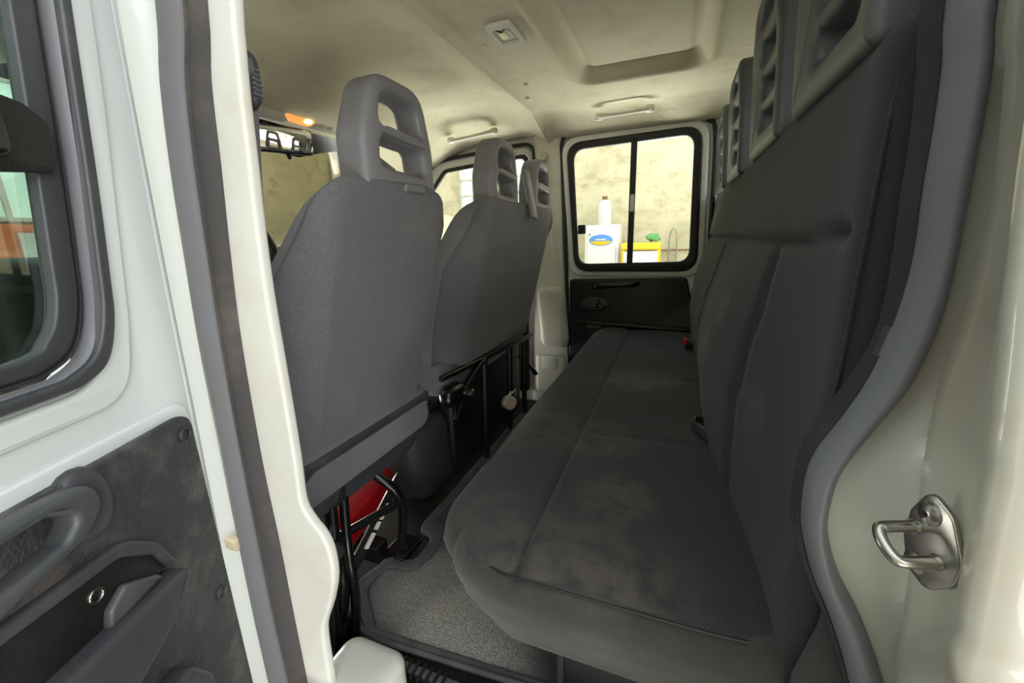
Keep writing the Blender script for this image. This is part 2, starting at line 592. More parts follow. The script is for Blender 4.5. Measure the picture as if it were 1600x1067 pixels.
def ext(pts, up, down):
    """continue the first and last stations vertically to heights"""
    pts = [Vector(p) for p in pts]
    a = pts[0].copy(); k = (up - a.z); a2 = Vector((a.x + (pts[0].x - pts[2].x) / (pts[0].z - pts[2].z) * k * 0.6, a.y, up))
    b_ = pts[-1]; b2 = Vector((b_.x, b_.y, down))
    return [a2] + pts + [b2]


def sm(t):
    t = max(0.0, min(1.0, t)); return t * t * (3 - 2 * t)


def P_front(y0):
    """plate placement on a plane facing the camera side: x->X, y->Z, z->towards -Y"""
    return lambda x, y, z: (x, y0 - z, y)


# ================================================================== GARAGE (outside)
GZ = -0.75
finish('floor', me_from([(-9, -8, GZ), (7, -8, GZ), (7, 5.1, GZ), (-9, 5.1, GZ)], [(0, 1, 2, 3)]), M['garage_floor'], kind='structure').name = 'garage_floor'
rbox('wall_far', (-1, 5.1, 1.25), (16, 0.2, 4.0), 0.01, M['concrete'], kind='structure')
rbox('wall_front', (-4.6, -1.0, 1.25), (0.2, 12, 4.0), 0.01, M['concrete_dim'], kind='structure')
rbox('wall_near', (-1, -5.1, 1.25), (16, 0.2, 4.0), 0.01, M['concrete'], kind='structure')
rbox('wall_rear', (6.1, -1.0, 1.25), (0.2, 12, 4.0), 0.01, M['concrete'], kind='structure')


def lattice_window(name, x0, x1, z0, z1, y, nx, nz, kind_):
    t = thing(name, ((x0 + x1) / 2, y, z0), kind='structure')
    finish('window_pane', rbox_mesh(((x0 + x1) / 2, y, (z0 + z1) / 2), (x1 - x0, 0.02, z1 - z0), 0.004, (1, 1, 1)), M['daylight'], t)
    parts = []
    for i in range(nx + 1):
        x = x0 + (x1 - x0) * i / nx
        parts.append(rbox_mesh((x, y - 0.02, (z0 + z1) / 2), (0.025, 0.03, z1 - z0 + .02), 0.004, (1, 1, 1)))
    for i in range(nz + 1):
        z = z0 + (z1 - z0) * i / nz
        parts.append(rbox_mesh(((x0 + x1) / 2, y - 0.025, z), (x1 - x0, 0.03, 0.025), 0.004, (1, 1, 1)))
    finish('window_frame', join(parts), M['trim_beige'], t)
    return t


lattice_window('window_4', -2.62, -1.4, 1.2, 1.95, 4.98, 7, 4, 'far')

# white cabinet with oval emblem
cab = thing('metal_cabinet', (-0.74, 4.6, GZ), 'white metal cabinet with blue and yellow oval emblem, standing against the concrete wall', 'cabinet')
rbox('body', (-0.74, 4.62, (GZ + .955) / 2), (0.36, 0.24, .955 - GZ), 0.012, M['white_plastic'], cab, n=(2, 2, 2))
door_ = rbox('door', (-0.74, 4.492, 0.2), (0.30, 0.02, 1.42), 0.006, M['white_plastic'], cab, n=(2, 2, 2))


def ellipse(cx, cz, a, b_, n=32):
    return [(cx + a * math.cos(2 * math.pi * i / n), cz + b_ * math.sin(2 * math.pi * i / n)) for i in range(n)]


plate('emblem', ellipse(-0.745, .80, .125, .058), [], 0.004, 0.001, P_front(4.482), M['blue'], door_)
half = [p for p in ellipse(-0.745, .80, .112, .052) if p[1] <= .79]
plate('emblem_band', half, [], 0.003, 0.0008, P_front(4.478), M['yellow'], door_)
plate('emblem_word', rrect(-.80, .80, -.69, .812, .003), [], 0.003, 0.0008, P_front(4.477), M['white_plastic'], door_)
cyl('lock', (-.865, 4.48, .86), (-.865, 4.49, .86), .008, M['black'], door_)

prof = [(0, .0), (.062, .0), (.07, .012), (.07, .20), (.055, .235), (.022, .255), (.02, .27), (.024, .272), (.024, .292), (.0, .292)]


def lathe(prof, c, seg=24):
    verts = []; faces = []
    for r, z in prof:
        for k in range(seg):
            a = 2 * math.pi * k / seg
            verts.append((c[0] + max(r, 1e-4) * math.cos(a), c[1] + max(r, 1e-4) * math.sin(a), c[2] + z))
    for i in range(len(prof) - 1):
        for k in range(seg):
            l = (k + 1) % seg
            faces.append((i * seg + k, i * seg + l, (i + 1) * seg + l, (i + 1) * seg + k))
    return me_from(verts, faces)


bt = thing('canister', (-0.73, 4.6, .955), 'tall white plastic canister standing on top of the white cabinet', 'canister')
finish('body', lathe(prof[:7], (-0.73, 4.6, .956)), M['white_plastic'], bt)
finish('cap', lathe([(0, .255), (.026, .256), (.026, .29), (0, .292)], (-0.73, 4.6, .956)), M['rust'], bt)

yt = thing('tool_trolley', (-0.33, 4.5, GZ), 'yellow tool trolley with a white lower drawer box, right of the white cabinet', 'trolley')
rbox('top_tray', (-0.33, 4.5, .73), (0.38, 0.3, .07), 0.02, M['yellow'], yt, n=(2, 2, 2))
rbox('drawer_box', (-0.33, 4.5, .55), (0.33, 0.28, .27), 0.015, M['white_plastic'], yt, n=(2, 2, 2))
for dx in (-.17, .17):
    for dy in (-.12, .12):
        cyl('leg', (-.33 + dx, 4.5 + dy, GZ), (-.33 + dx, 4.5 + dy, .72), .016, M['yellow'], yt, seg=10)
tag(rbox('cloth', (-.22, 4.46, .812), (.13, .12, .06), (.04, .04, .02), M['green'], n=(3, 3, 3),
         warp=lambda w: (w.x + .012 * math.sin(w.z * 90), w.y, w.z + .015 * math.sin(w.x * 60 + 1) * math.sin(w.y * 55))),
    'crumpled green cloth lying on the yellow tool trolley', 'cloth')
jk = thing('hand_truck', (-0.03, 4.85, GZ), 'thin metal hand truck with looped handle leaning by the concrete wall', 'hand truck')
tube('handle', [(-.075, 4.9, GZ + .1), (-.075, 4.9, .80), (-.06, 4.9, .88), (-.035, 4.9, .90), (-.01, 4.9, .88), (.005, 4.9, .80), (.005, 4.9, GZ + .1)], .008, M['steel'], jk, seg=8)
tube('crossbar', [(-.075, 4.9, .62), (.005, 4.9, .62)], .006, M['steel'], jk, seg=8)
tube('crossbar', [(-.075, 4.9, .3), (.005, 4.9, .3)], .006, M['steel'], jk, seg=8)
rbox('toe_plate', (-.035, 4.83, GZ + .012), (.2, .18, .015), .004, M['steel'], jk, n=(1, 1, 1))
cyl('wheel', (-.10, 4.9, GZ + .07), (-.125, 4.9, GZ + .07), .07, M['black'], jk)
cyl('wheel', (.03, 4.9, GZ + .07), (.055, 4.9, GZ + .07), .07, M['black'], jk)
tag(finish('wall_pipe', tube_mesh([(-.35, 4.96, .67), (0.9, 4.96, .67)], .009, 8), M['rust']), 'thin horizontal metal pipe fixed along the concrete wall', 'pipe')

# tarp covered heap seen under the lattice window
tp = rbox('tarpaulin', (-2.0, 3.7, .15), (1.3, .8, 1.8), (.3, .3, .25), M['tarp'], n=(24, 10, 14),
          warp=lambda w: (w.x + .03 * math.sin(w.z * 14 + w.y * 5), w.y + .02 * math.sin(w.x * 20), w.z + .035 * math.sin(w.x * 11 + w.y * 7)))
tag(tp, 'pale yellow tarpaulin draped over a tall heap, seen through the front side window', 'tarpaulin')

# timber leaning at the front wall
for i, dx in enumerate((0, .11)):
    p = rbox('timber_plank', (-4.42, 4.72 + dx, .5), (.05, .085, 2.9 - i * .12), .006, M['wood'], n=(1, 1, 4))
    tag(p, ('taller' if i == 0 else 'shorter') + ' pale timber plank standing upright by the wall ahead of the windshield', 'plank', 'timber planks by the wall')

# orange box on a dark bench seen through the open door's glass
ob_ = thing('storage_box', (-3.0, 1.02, .665), 'orange storage box with a small white label, seen through the open door glass', 'box')
rbox('body', (-3.0, 1.02, .818), (.5, .75, .30), .02, M['orange'], ob_, n=(2, 2, 2))
rbox('label', (-2.742, 1.05, .86), (.006, .18, .14), .002, M['white_plastic'], ob_, n=(1, 1, 1))
wb = thing('workbench', (-3.0, 1.0, GZ), 'dark workbench carrying the orange storage box', 'workbench')
rbox('worktop', (-3.0, 1.0, .62), (.7, 1.6, .08), .01, M['black'], wb, n=(2, 2, 2))
for dx in (-.3, .3):
    for dy in (-.72, .72):
        rbox('leg', (-3 + dx, 1 + dy, (GZ + .58) / 2), (.06, .06, .58 - GZ), .006, M['black'], wb, n=(1, 1, 1))
rbox('back_panel', (-3.28, 1.0, (GZ + .58) / 2), (.02, 1.4, .58 - GZ), .004, M['black'], wb, n=(1, 1, 1))
t5 = thing('window_5', (-4.48, .8, 1.0), kind='structure')
finish('window_pane', rbox_mesh((-4.485, 1.3, 1.55), (.02, 1.5, .95), .004, (1, 1, 1)), M['daylight'], t5)
finish('window_frame', join([rbox_mesh((-4.465, y, 1.55), (.03, .03, .98), .004, (1, 1, 1)) for y in (.55, 1.05, 1.55, 2.05)] +
                            [rbox_mesh((-4.46, 1.3, z), (.03, 1.5, .03), .004, (1, 1, 1)) for z in (1.08, 1.55, 2.02)]), M['trim_beige'], t5)
t6 = thing('window_6', (5.98, .8, 1.0), kind='structure')
finish('window_pane', rbox_mesh((5.985, 2.4, 2.1), (.02, 4.6, 1.9), .004, (1, 1, 1)), M['daylight_warm'], t6)
finish('window_frame', join([rbox_mesh((5.965, 0.1 + .418 * i, 2.1), (.03, .03, 1.9), .004, (1, 1, 1)) for i in range(12)] +
                            [rbox_mesh((5.96, 2.4, 1.15 + .317 * i), (.03, 4.6, .03), .004, (1, 1, 1)) for i in range(7)]), M['rust'], t6)

# ================================================================== CAB SHELL
# cab floor
rbox('floor', (-.52, 1.15, -.03), (1.75, 1.66, .05), .01, M['floor'], kind='structure', n=(4, 4, 1))
# headliner -----------------------------------------------------------
HX0, HX1, HY0, HY1 = -0.325, 0.052, 0.50, 1.49


def sd_rrect(x, y, x0, y0, x1, y1, r):
    cx, cy = (x0 + x1) / 2, (y0 + y1) / 2
    qx = abs(x - cx) - (x1 - x0) / 2 + r; qy = abs(y - cy) - (y1 - y0) / 2 + r
    return math.hypot(max(qx, 0), max(qy, 0)) + min(max(qx, qy), 0) - r


def roof_z(x, y):
    if x > -.56:
        z = 1.33
        d = sd_rrect(x, y, HX0, HY0, HX1, HY1, .06)
        z -= .014 * math.exp(-((d - .010) / .018) ** 2)
        z += .030 * sm(-(d - .0) / .03)
        z -= .008 * sm(-(d + .035) / .015)
        z -= .010 * math.exp(-((d + .055) / .007) ** 2) * .0
        # side falls to the door tops
        z -= .058 * sm((y - 1.76) / .18) + .05 * sm((.50 - y) / .14)
        # grab handle pocket
        z -= .06 * sm((x - .12) / .2)
        g = math.exp(-(((x + .22) / .15) ** 4)) * math.exp(-(((y - 1.83) / .06) ** 2))
        z += .014 * g
    else:
        t = (-.56 - x)
        z = 1.333 + .035 * sm(t / .14) - .10 * sm((t - .38) / .34) - .012 * sm((t - .05) / .5)
        side = sm((y - 1.62) / .33)
        z -= side * (.075 + .0 * t)
        z -= .09 * sm((.62 - y) / .26)
        z += .016 * math.exp(-(((x + .62) / .06) ** 2)) * side
    z -= .017 * math.exp(-((x + .556) / .012) ** 2)
    return z


xs = []
x = -1.34
while x < .34:
    xs.append(x)
    x += .005 if (-.60 < x < -.50 or -.37 < x < .12) else .014
xs.append(.34)
ys = []
y = .34
while y < 1.975:
    ys.append(y)
    y += .012 if not (1.38 < y < 1.55) else .006
ys.append(1.975)
V = []; Fc = []
for x in xs:
    for y in ys:
        V.append((x, y, roof_z(x, y)))
ny = len(ys)
for i in range(len(xs) - 1):
    for j in range(ny - 1):
        Fc.append((i * ny + j, (i + 1) * ny + j, (i + 1) * ny + j + 1, i * ny + j + 1))
n0 = len(V)
V += [(-1.34, .34, 1.47), (.34, .34, 1.47), (.34, 1.975, 1.47), (-1.34, 1.975, 1.47)]
Fc.append((n0, n0 + 1, n0 + 2, n0 + 3))
# side skirts of the roof shell
Fc.append(tuple([n0, n0 + 3] + [j for j in range(ny - 1, -1, -1)]))
Fc.append(tuple([n0 + 1] + [(len(xs) - 1) * ny + j for j in range(ny)] + [n0 + 2]))
Fc.append(tuple([n0] + [i * ny for i in range(len(xs))] + [n0 + 1]))
Fc.append(tuple([n0 + 3] + [i * ny + ny - 1 for i in range(len(xs))] + [n0 + 2]))
ceil_ob = finish('ceiling', me_from(V, Fc), M['headliner'], kind='structure', sharp=70)
ceil_ob.data.materials[0] = M['headliner']

# far side: rear cab door (closed) -------------------------------------
YF = 1.95
d1 = thing('door_1', (-.2, YF, 0), kind='structure')
outerP = rpoly([(-.50, -.02), (.32, -.02), (.32, 1.285, .03), (-.497, 1.285, .07)])
outerP = rpoly([(-.47, -.02, 0), (.32, -.02, 0), (.32, 1.27, .03), (-.513, 1.278, .09)])
WOUT = rpoly([(-.437, .687, .07), (.083, .687, .07), (.064, 1.252, .07), (-.480, 1.240, .07)], 8)
WIN_ = rpoly([(-.421, .717, .05), (.053, .725, .05), (.040, 1.226, .05), (-.452, 1.213, .05)], 8)
grow = lambda P, k: [((p[0] + .2) * (1 + k) - .2, (p[1] - .965) * (1 + k * .9) + .965) for p in P]
plate('door_skin', outerP, [WOUT], .03, .005, P_front(1.985), M['inner_white'], d1)
plate('window_flange', grow(WOUT, .115), [grow(WOUT, .01)], .016, .007, P_front(1.957), M['inner_white'], d1)
plate('window_rubber', grow(WOUT, .02), [WIN_], .022, .007, P_front(1.952), M['rubber'], d1)
tube('door_rubber', smooth_path([(-.468, 1.95, 0), (-.475, 1.95, .3), (-.485, 1.95, .7), (-.505, 1.95, 1.16), (-.508, 1.95, 1.245), (-.485, 1.95, 1.285), (-.42, 1.95, 1.292), (.03, 1.945, 1.288), (.085, 1.94, 1.275), (.115, 1.94, 1.23), (.125, 1.94, 1.0), (.13, 1.94, .6)], 6), .009, M['rubber'], d1, seg=8)
plate('sash_bar', [(-.204, .71), (-.179, .71), (-.179, 1.235), (-.204, 1.235)], [], .02, .004, P_front(1.95), M['rubber'], d1)
plate('glass_pane', [(-.44, .70), (-.19, .70), (-.19, 1.235), (-.47, 1.235)], [], .004, .0005, P_front(1.962), M['glass'], d1)
plate('glass_pane', [(-.20, .70), (.07, .70), (.06, 1.24), (-.20, 1.24)], [], .004, .0005, P_front(1.953), M['glass'], d1)
rbox('glass_catch', (-.408, 1.93, .872), (.034, .025, .042), .006, M['black'], d1, n=(1, 1, 1))
rbox('sash_catch', (-.19, 1.925, .975), (.014, .02, .07), .004, M['trim_beige'], d1, n=(1, 1, 1))
plate('inner_panel', rpoly([(-.468, .05, .02), (.30, .05, .02), (.30, .54, .02), (.075, .56, .03), (.052, .655, .02), (-.466, .645, .02)]), [], .022, .007, P_front(1.958), M['black'], d1)
gh = tube('pull_handle', [(-.348, 1.935, .617), (-.335, 1.915, .617), (-.30, 1.905, .618), (-.20, 1.905, .626), (-.165, 1.915, .628), (-.152, 1.935, .629)], [.011, .013, .011, .011, .013, .011], M['gloss_black'], d1, seg=10, smooth=3)
bez = plate('latch_bezel', ellipse(-.345, .525, .066, .040), [], .010, .004, P_front(1.937), M['armrest'], d1)
plate('latch_handle', rpoly([(-.40, .515, .01), (-.335, .512, .01), (-.33, .552, .006), (-.318, .552, .005), (-.31, .522, .01), (-.285, .532, .008), (-.30, .500, .01), (-.38, .496, .012)]), [], .012, .004, P_front(1.928), M['gloss_black'], bez)
rbox('pocket_catch', (-.34, 1.932, .425), (.075, .02, .030), .008, M['armrest'], d1, n=(1, 1, 1))
tube('armrest_edge', [(-.42, 1.935, .44), (-.25, 1.92, .437), (-.05, 1.92, .43), (.1, 1.93, .425)], .012, M['black'], d1, smooth=3)

# far B pillar trim ------------------------------------------------------
bp = thing('wall_pillar_far', (-.57, 1.96, 0), kind='structure')
rbox('pillar_trim', (-.575, 1.975, .65), (.15, .07, 1.32), (.035, .03, .02), M['trim_beige'], bp, n=(4, 3, 14),
     warp=lambda w: (w.x + .055 * sm((.9 - w.z) / .8) * (1 if w.x > -.575 else -.4), w.y, w.z))
rbox('lower_trim', (-.555, 1.93, .46), (.14, .07, .30), (.03, .03, .04), M['trim_beige'], bp, n=(3, 2, 6),
     warp=lambda w: (w.x + .02 * sm((.6 - w.z) / .3), w.y, w.z))
rbox('lower_box', (-.56, 1.945, .16), (.16, .05, .20), (.02, .02, .02), M['trim_beige'], bp, n=(3, 2, 4))
plate('cover_flap', rrect(-.60, .19, -.53, .26, .008), [], .006, .002, P_front(1.922), M['inner_white'], bp)
kn = cyl('belt_knob', (-.592, 1.95, 1.20), (-.592, 1.915, 1.20), .022, M['trim_beige'], bp, bev=.006)
tube('belt_edge', [(-.575, 1.925, 1.10), (-.56, 1.93, .95), (-.545, 1.93, .75)], .006, M['trim_beige'], bp, flat=.4)

# far front door --------------------------------------------------------
d3 = thing('door_3', (-.95, YF, 0), kind='structure')
FO = rpoly([(-1.42, -.02, 0), (-.65, -.02, 0), (-.655, 1.255, .05), (-1.16, 1.235, .12), (-1.42, .99, .03)])
FW = rpoly([(-1.36, .78, .04), (-.665, .78, .04), (-.668, 1.222, .03), (-1.118, 1.19, .05), (-1.34, .95, .03)])
FG = rpoly([(-1.33, .80, .03), (-.68, .80, .03), (-.683, 1.205, .03), (-1.108, 1.172, .04), (-1.32, .94, .02)])
plate('door_skin', FO, [FW], .03, .005, P_front(1.985), M['inner_white'], d3)
plate('window_rubber', FW, [FG], .02, .005, P_front(1.96), M['rubber'], d3)
plate('glass_pane', FG, [], .004, .0005, P_front(1.965), M['glass'], d3)
plate('inner_panel', rrect(-1.38, .05, -.68, .72, .03), [], .03, .008, P_front(1.955), M['black'], d3)
tube('door_rubber', smooth_path([(-1.22, 1.945, 1.18), (-1.13, 1.945, 1.228), (-.9, 1.945, 1.25), (-.72, 1.945, 1.262), (-.66, 1.945, 1.255), (-.640, 1.945, 1.21), (-.645, 1.945, 1.05)], 6), .008, M['rubber'], d3, seg=8)

# rear wall of the cab with window ---------------------------------------
wr = thing('wall_cab_rear', (.33, 1.15, 0), kind='structure')
PR = lambda x0: (lambda x, y, z: (x0 - z, x, y))
plate('rear_skin', [(.36, -.02), (1.97, -.02), (1.97, 1.31), (.36, 1.31)], [rrect(.50, 1.00, 1.86, 1.285, .04)], .03, .005, PR(.35), M['black'], wr)
plate('window_rubber', rrect(.49, .995, 1.87, 1.292, .05), [rrect(.51, 1.01, 1.85, 1.277, .04)], .02, .005, PR(.335), M['rubber'], wr)
plate('glass_pane', rrect(.50, 1.0, 1.86, 1.285, .04), [], .004, .0005, PR(.338), M['glass'], wr)
finish('trim_1', strip_mesh([(.17, .40, .985), (.17, .9, .985), (.17, 1.4, .985), (.17, 1.93, .985)], [(.32, .40, .975), (.32, .9, .975), (.32, 1.4, .975), (.32, 1.93, .975)], [(0, 0), (.03, .006), (.1, .008), (1, .008)], .01, (0, 0, 1)), M['seal_flock'], kind='structure')

# windshield and front ----------------------------------------------------
wf = thing('window_1', (-1.4, 1.15, .85), kind='structure')


def WS(x, y, z):       # x -> Y, y -> along the rake (0 bottom .. 1 top)
    t = (y - .84) / (1.26 - .84)
    return (-1.70 + .36 * t - z * .6, x, y - .03 * 0)


GLS = rpoly([(.40, .70, .04), (1.92, .70, .04), (1.84, 1.25, .06), (.46, 1.25, .06)])
plate('glass_pane', GLS, [], .005, .0005, WS, M['glass'], wf)
FRI = [(.42, 1.29), (1.90, 1.29), (1.90, 1.20), (1.62, 1.205), (1.50, 1.225), (1.40, 1.20), (1.32, 1.175), (1.05, 1.175), (.95, 1.20), (.42, 1.21)]
plate('black_sunband', FRI, [], .004, .0005, lambda x, y, z: tuple(Vector(WS(x, y, z)) + Vector((.012, 0, 0))), M['gloss_black'], wf)
tube('pillar_trim', [(-1.37, 1.90, 1.26), (-1.52, 1.93, 1.08), (-1.72, 1.96, .84), (-1.8, 1.97, .7)], .03, M['trim_beige'], wf, seg=10, smooth=3)
rbox('header_trim', (-1.335, 1.15, 1.285), (.06, 1.6, .04), (.02, .02, .015), M['headliner'], wf, n=(2, 8, 2))

# dashboard
db = thing('dashboard', (-1.45, 1.15, .1), 'black dashboard with switch row and round dial below the windshield', 'dashboard')
rbox('dash_body', (-1.50, 1.15, .58), (.40, 1.55, .50), (.06, .06, .08), M['black'], db, n=(4, 12, 5), warp=lambda w: (w.x - .05 * sm((.7 - w.z) / .3) * 0, w.y, w.z))
sw = rbox('switch_strip', (-1.295, 1.09, .815), (.03, .24, .045), .008, M['gloss_black'], db, n=(1, 2, 1))
plate('hazard_switch', rrect(1.045, .805, 1.085, .83, .005), [], .01, .002, lambda x, y, z: (-1.282 + z, x, y), M['hazard'], sw)
plate('hazard_symbol', [(1.056, .810), (1.074, .810), (1.065, .826)], [[(1.060, .8125), (1.070, .8125), (1.065, .821)]], .002, .0003, lambda x, y, z: (-1.2715 + z, x, y), M['white_plastic'], sw)
for yy in (1.01, 1.03, 1.10, 1.13):
    cyl('switch_button', (-1.28, yy, .817), (-1.272, yy, .817), .006, M['armrest'], sw, seg=10)
rd = rbox('radio_panel', (-1.295, 1.09, .735), (.03, .24, .07), .01, M['gloss_black'], db, n=(1, 2, 1))
cyl('dial', (-1.28, 1.035, .772), (-1.262, 1.035, .772), .017, M['steel'], rd, bev=.003)
cyl('dial', (-1.28, 1.14, .745), (-1.262, 1.14, .745), .012, M['armrest'], rd, bev=.003)
plate('display', rrect(1.07, .725, 1.13, .75, .003), [], .004, .001, lambda x, y, z: (-1.28 + z, x, y), M['armrest'], rd)

# steering wheel
sw_ = thing('steering_wheel', (-1.0, .60, .84), 'black steering wheel, only its rim showing beside the white pillar', 'steering wheel')
rim = []
ax_c = Vector((-.96, .578, .855)); tilt = math.radians(55)
e1 = Vector((0, 1, 0)); e2 = Vector((-math.sin(math.radians(35)) * -1 * -1, 0, math.cos(math.radians(35))))
for k in range(40):
    a = 2 * math.pi * k / 40
    rim.append(ax_c + e1 * .185 * math.cos(a) + e2 * .185 * math.sin(a))
finish('rim', tube_mesh(rim, .015, 10, closed=True), M['gloss_black'], sw_)
nrm = e1.cross(e2).normalized()
if nrm.x > 0: nrm = -nrm
cyl('hub', ax_c, ax_c + nrm * .05, .05, M['black'], sw_, bev=.01)
for a in (0, math.pi, -math.pi / 2):
    tube('spoke', [ax_c + nrm * .02, ax_c + (e1 * math.cos(a) + e2 * math.sin(a)) * .18], .011, M['black'], sw_, seg=8)
tube('column', [ax_c + nrm * .05, ax_c + nrm * .22], .025, M['black'], sw_)

# rear-view mirror
mr = thing('rearview_mirror', (-1.24, 1.14, 1.14), 'interior rearview mirror hanging from the black sunband', 'mirror')
from mathutils import Euler
def mplace(x, y, z):
    v = Vector((z, x, y)); v.rotate(Euler((math.radians(3), math.radians(6), math.radians(-14)))); v += Vector((-1.24, 1.085, 1.180)); return tuple(v)
plate('mirror_shell', rrect(-.135, -.042, .13, .042, .018), [], .03, .008, lambda x, y, z: mplace(x, y, z - .034), M['black'], mr)
plate('mirror_glass', rrect(-.128, -.036, .123, .036, .014), [], .003, .0008, lambda x, y, z: mplace(x, y, z - .004), M['mirror'], mr)
tube('stem', [mplace(0, .0, -.03), mplace(0, .05, -.06)], .008, M['black'], mr)
cyl('dimming_tab', mplace(.04, -.04, -.02), mplace(.04, -.055, -.01), .007, M['black'], mr, seg=10)

# sun visor, header lamp, reading console
tag(rbox('sun_visor', (-1.225, .86, 1.295), (.03, .58, .115), (.012, .03, .03), M['trim_beige'], n=(2, 6, 3), warp=lambda w: (w.x + (w.z - 1.295) * .55, w.y, w.z)),
    'folded beige sun visor above the driver side of the windshield', 'sun visor')
lc = thing('dome_lamp', (-1.19, 1.25, 1.27), 'lit amber dome lamp in the headliner above the windshield', 'lamp')


def LP(x, y, z):  # plane leaning: x->Y, y-> up/back, z outwards (down/back)
    return (-1.235 + y * .75 + z * .35, x, 1.268 + y * .55 - z * .8)


plate('lamp_base', rpoly([(1.10, -.03, .03), (1.42, -.03, .02), (1.42, .045, .02), (1.10, .045, .02)]), [], .008, .003, LP, M['trim_beige'], lc)
plate('lens', rpoly([(1.115, .0, .02), (1.15, -.022, .015), (1.235, -.022, .02), (1.25, .01, .02), (1.22, .036, .015), (1.14, .036, .015)]), [], .014, .005, LP, M['amber'], lc)
plate('bulb_glow', ellipse(1.215, .004, .016, .010, 16), [], .004, .001, lambda x, y, z: LP(x, y, z + .0135), M['bulb'], lc)
plate('switch', rrect(1.265, -.015, 1.30, .02, .006), [], .012, .003, LP, M['lens'], lc)
plate('switch', rrect(1.31, -.015, 1.345, .02, .006), [], .012, .003, LP, M['lens'], lc)
plate('console_lid', rrect(1.36, -.022, 1.41, .035, .01), [], .011, .003, LP, M['trim_beige'], lc)

# cabin roof lamp
cl = thing('roof_lamp', (-.418, 1.07, 1.32), 'unlit square grey roof lamp between the headliner seam and the hatch', 'lamp')
RL = lambda x, y, z: (x, y, 1.329 - z)
RO = rpoly([(-.452, 1.012, .012), (-.384, 1.012, .012), (-.384, 1.128, .012), (-.452, 1.128, .012)])
RI = rpoly([(-.441, 1.032, .008), (-.395, 1.032, .008), (-.395, 1.108, .008), (-.441, 1.108, .008)])
plate('lamp_frame', RO, [RI], .012, .004, RL, M['trim_beige'], cl)
plate('lamp_lens', RI, [], .006, .002, RL, M['lens'], cl)
plate('rocker_switch', rrect(-.434, 1.05, -.402, 1.09, .006), [], .010, .003, RL, M['lens'], cl)
tube('retaining_clip', [(-.43, 1.03, 1.318), (-.418, 1.045, 1.317), (-.406, 1.03, 1.318)], .0015, M['black'], cl, seg=6)
for i, (x, y) in enumerate(((-.50, 1.12), (-.49, 1.42), (-.53, 1.55))):
    tag(finish('trim_plug', lathe([(0, 0), (.006, .001), (.008, .004), (.008, .008)], (x, y, 1.322), 14), M['headliner']),
        ['round beige trim plug in the roof nearest the roof lamp', 'round beige trim plug in the roof, middle one beside the seam', 'round beige trim plug in the roof farthest along the seam'][i], 'plug')

finish('trim_2', rbox_mesh((-.52, 1.995, 1.36), (1.9, .03, .26), .01, (2, 1, 1)), M['inner_white'], kind='structure')
finish('trim_3', rbox_mesh((-.20, .355, 1.40), (1.1, .05, .17), .02, (4, 1, 2)), M['cover'], kind='structure')
# grab handles
def grab(name, pts, r, label):
    o = thing(name, pts[0], label, 'grab handle')
    tube('grip', pts, r, M['trim_beige'], o, smooth=4, flat=.7)
    for p in (pts[0], pts[-1]):
        rbox('end_cap', (p[0], p[1] + .005, p[2]), (.034, .02, .026), .008, M['trim_beige'], o, n=(1, 1, 1))
    return o


grab('grab_handle', [(-.315, 1.80, 1.300), (-.30, 1.775, 1.294), (-.22, 1.765, 1.292), (-.14, 1.765, 1.295), (-.125, 1.785, 1.302)], [.013, .013, .009, .013, .013], 'beige grab handle above the rear door window')
grab('grab_handle', [(-.99, 1.80, 1.285), (-.97, 1.78, 1.277), (-.87, 1.775, 1.283), (-.79, 1.78, 1.292), (-.775, 1.80, 1.30)], [.012, .012, .009, .012, .012], 'beige grab handle above the passenger front window')

# ================================================================== REAR BENCH
bn = thing('rear_bench', (-.08, 1.15, 0), 'long dark fabric rear bench seat with dusty cushion and high backrest', 'bench seat')


def cush_warp(w):
    x, y, z = w
    z0 = z
    k = sm((z - .30) / .10)
    # front bolster rolls down
    if z > .34:
        g = .011 * math.exp(-((x + .172) / .006) ** 2) * sm((y - .40) / .03)
        z -= g
        z += .010 * math.exp(-((x + .25) / .06) ** 2) + .006 * math.exp(-((x + .03) / .10) ** 2) * (0.6 + .4 * math.cos((y - .67) * 2 * math.pi / .42))
        for yy in (.83, 1.23, 1.60):
            z -= .004 * math.exp(-((y - yy) / .012) ** 2) * sm((x + .16) / .03)
        z -= .020 * sm((.08 - x) / .1 - 0) * 0
    # the skirt pulls in towards the bottom
    pull = sm((.385 - z0) / .16)
    y += .055 * pull * sm((.7 - y) / .3)
    x += .07 * pull * sm((-.1 - x) / .2)
    # round the near front corner in plan
    cxr, cyr = -.175, .575
    if x < cxr and y < cyr:
        dx, dy = cxr - x, cyr - y; L = math.hypot(dx, dy); mx = max(dx, dy)
        fct = 1 - (1 - mx / max(L, 1e-6)) * .85
        x = cxr - dx * fct; y = cyr - dy * fct
    y -= .000 * math.sin(math.pi * max(0, min(1, (z0 - .24) / .18))) * sm((.55 - y) / .12) * sm((.25 - abs(x + .05)) / .1)
    # far end rises slightly in front of the door
    return (x, y, z)


rbox('seat_cushion', (-.09, 1.17, .32), (.51, 1.54, .205), (.085, .065, .048), M['bench'], bn, n=(92, 110, 14), warp=cush_warp, sharp=80)
sp = smooth_path([(-.335, .90, .405), (-.325, .70, .409), (-.312, .56, .409), (-.290, .49, .409), (-.25, .44, .409), (-.19, .413, .410), (-.10, .411, .410), (-.02, .411, .410), (.06, .412, .410), (.10, .415, .410)], 6)
tube('cushion_seam', sp, .0016, M['rubber'], bn, seg=8)
# bench base
rbox('base_box', (-.03, 1.18, .115), (.24, 1.30, .23), .015, M['seat_low'], bn, n=(2, 4, 2))
plate('base_bracket', rrect(-.13, .0, .10, .24, .01), [], .02, .003, P_front(.53), M['gloss_black'], bn)


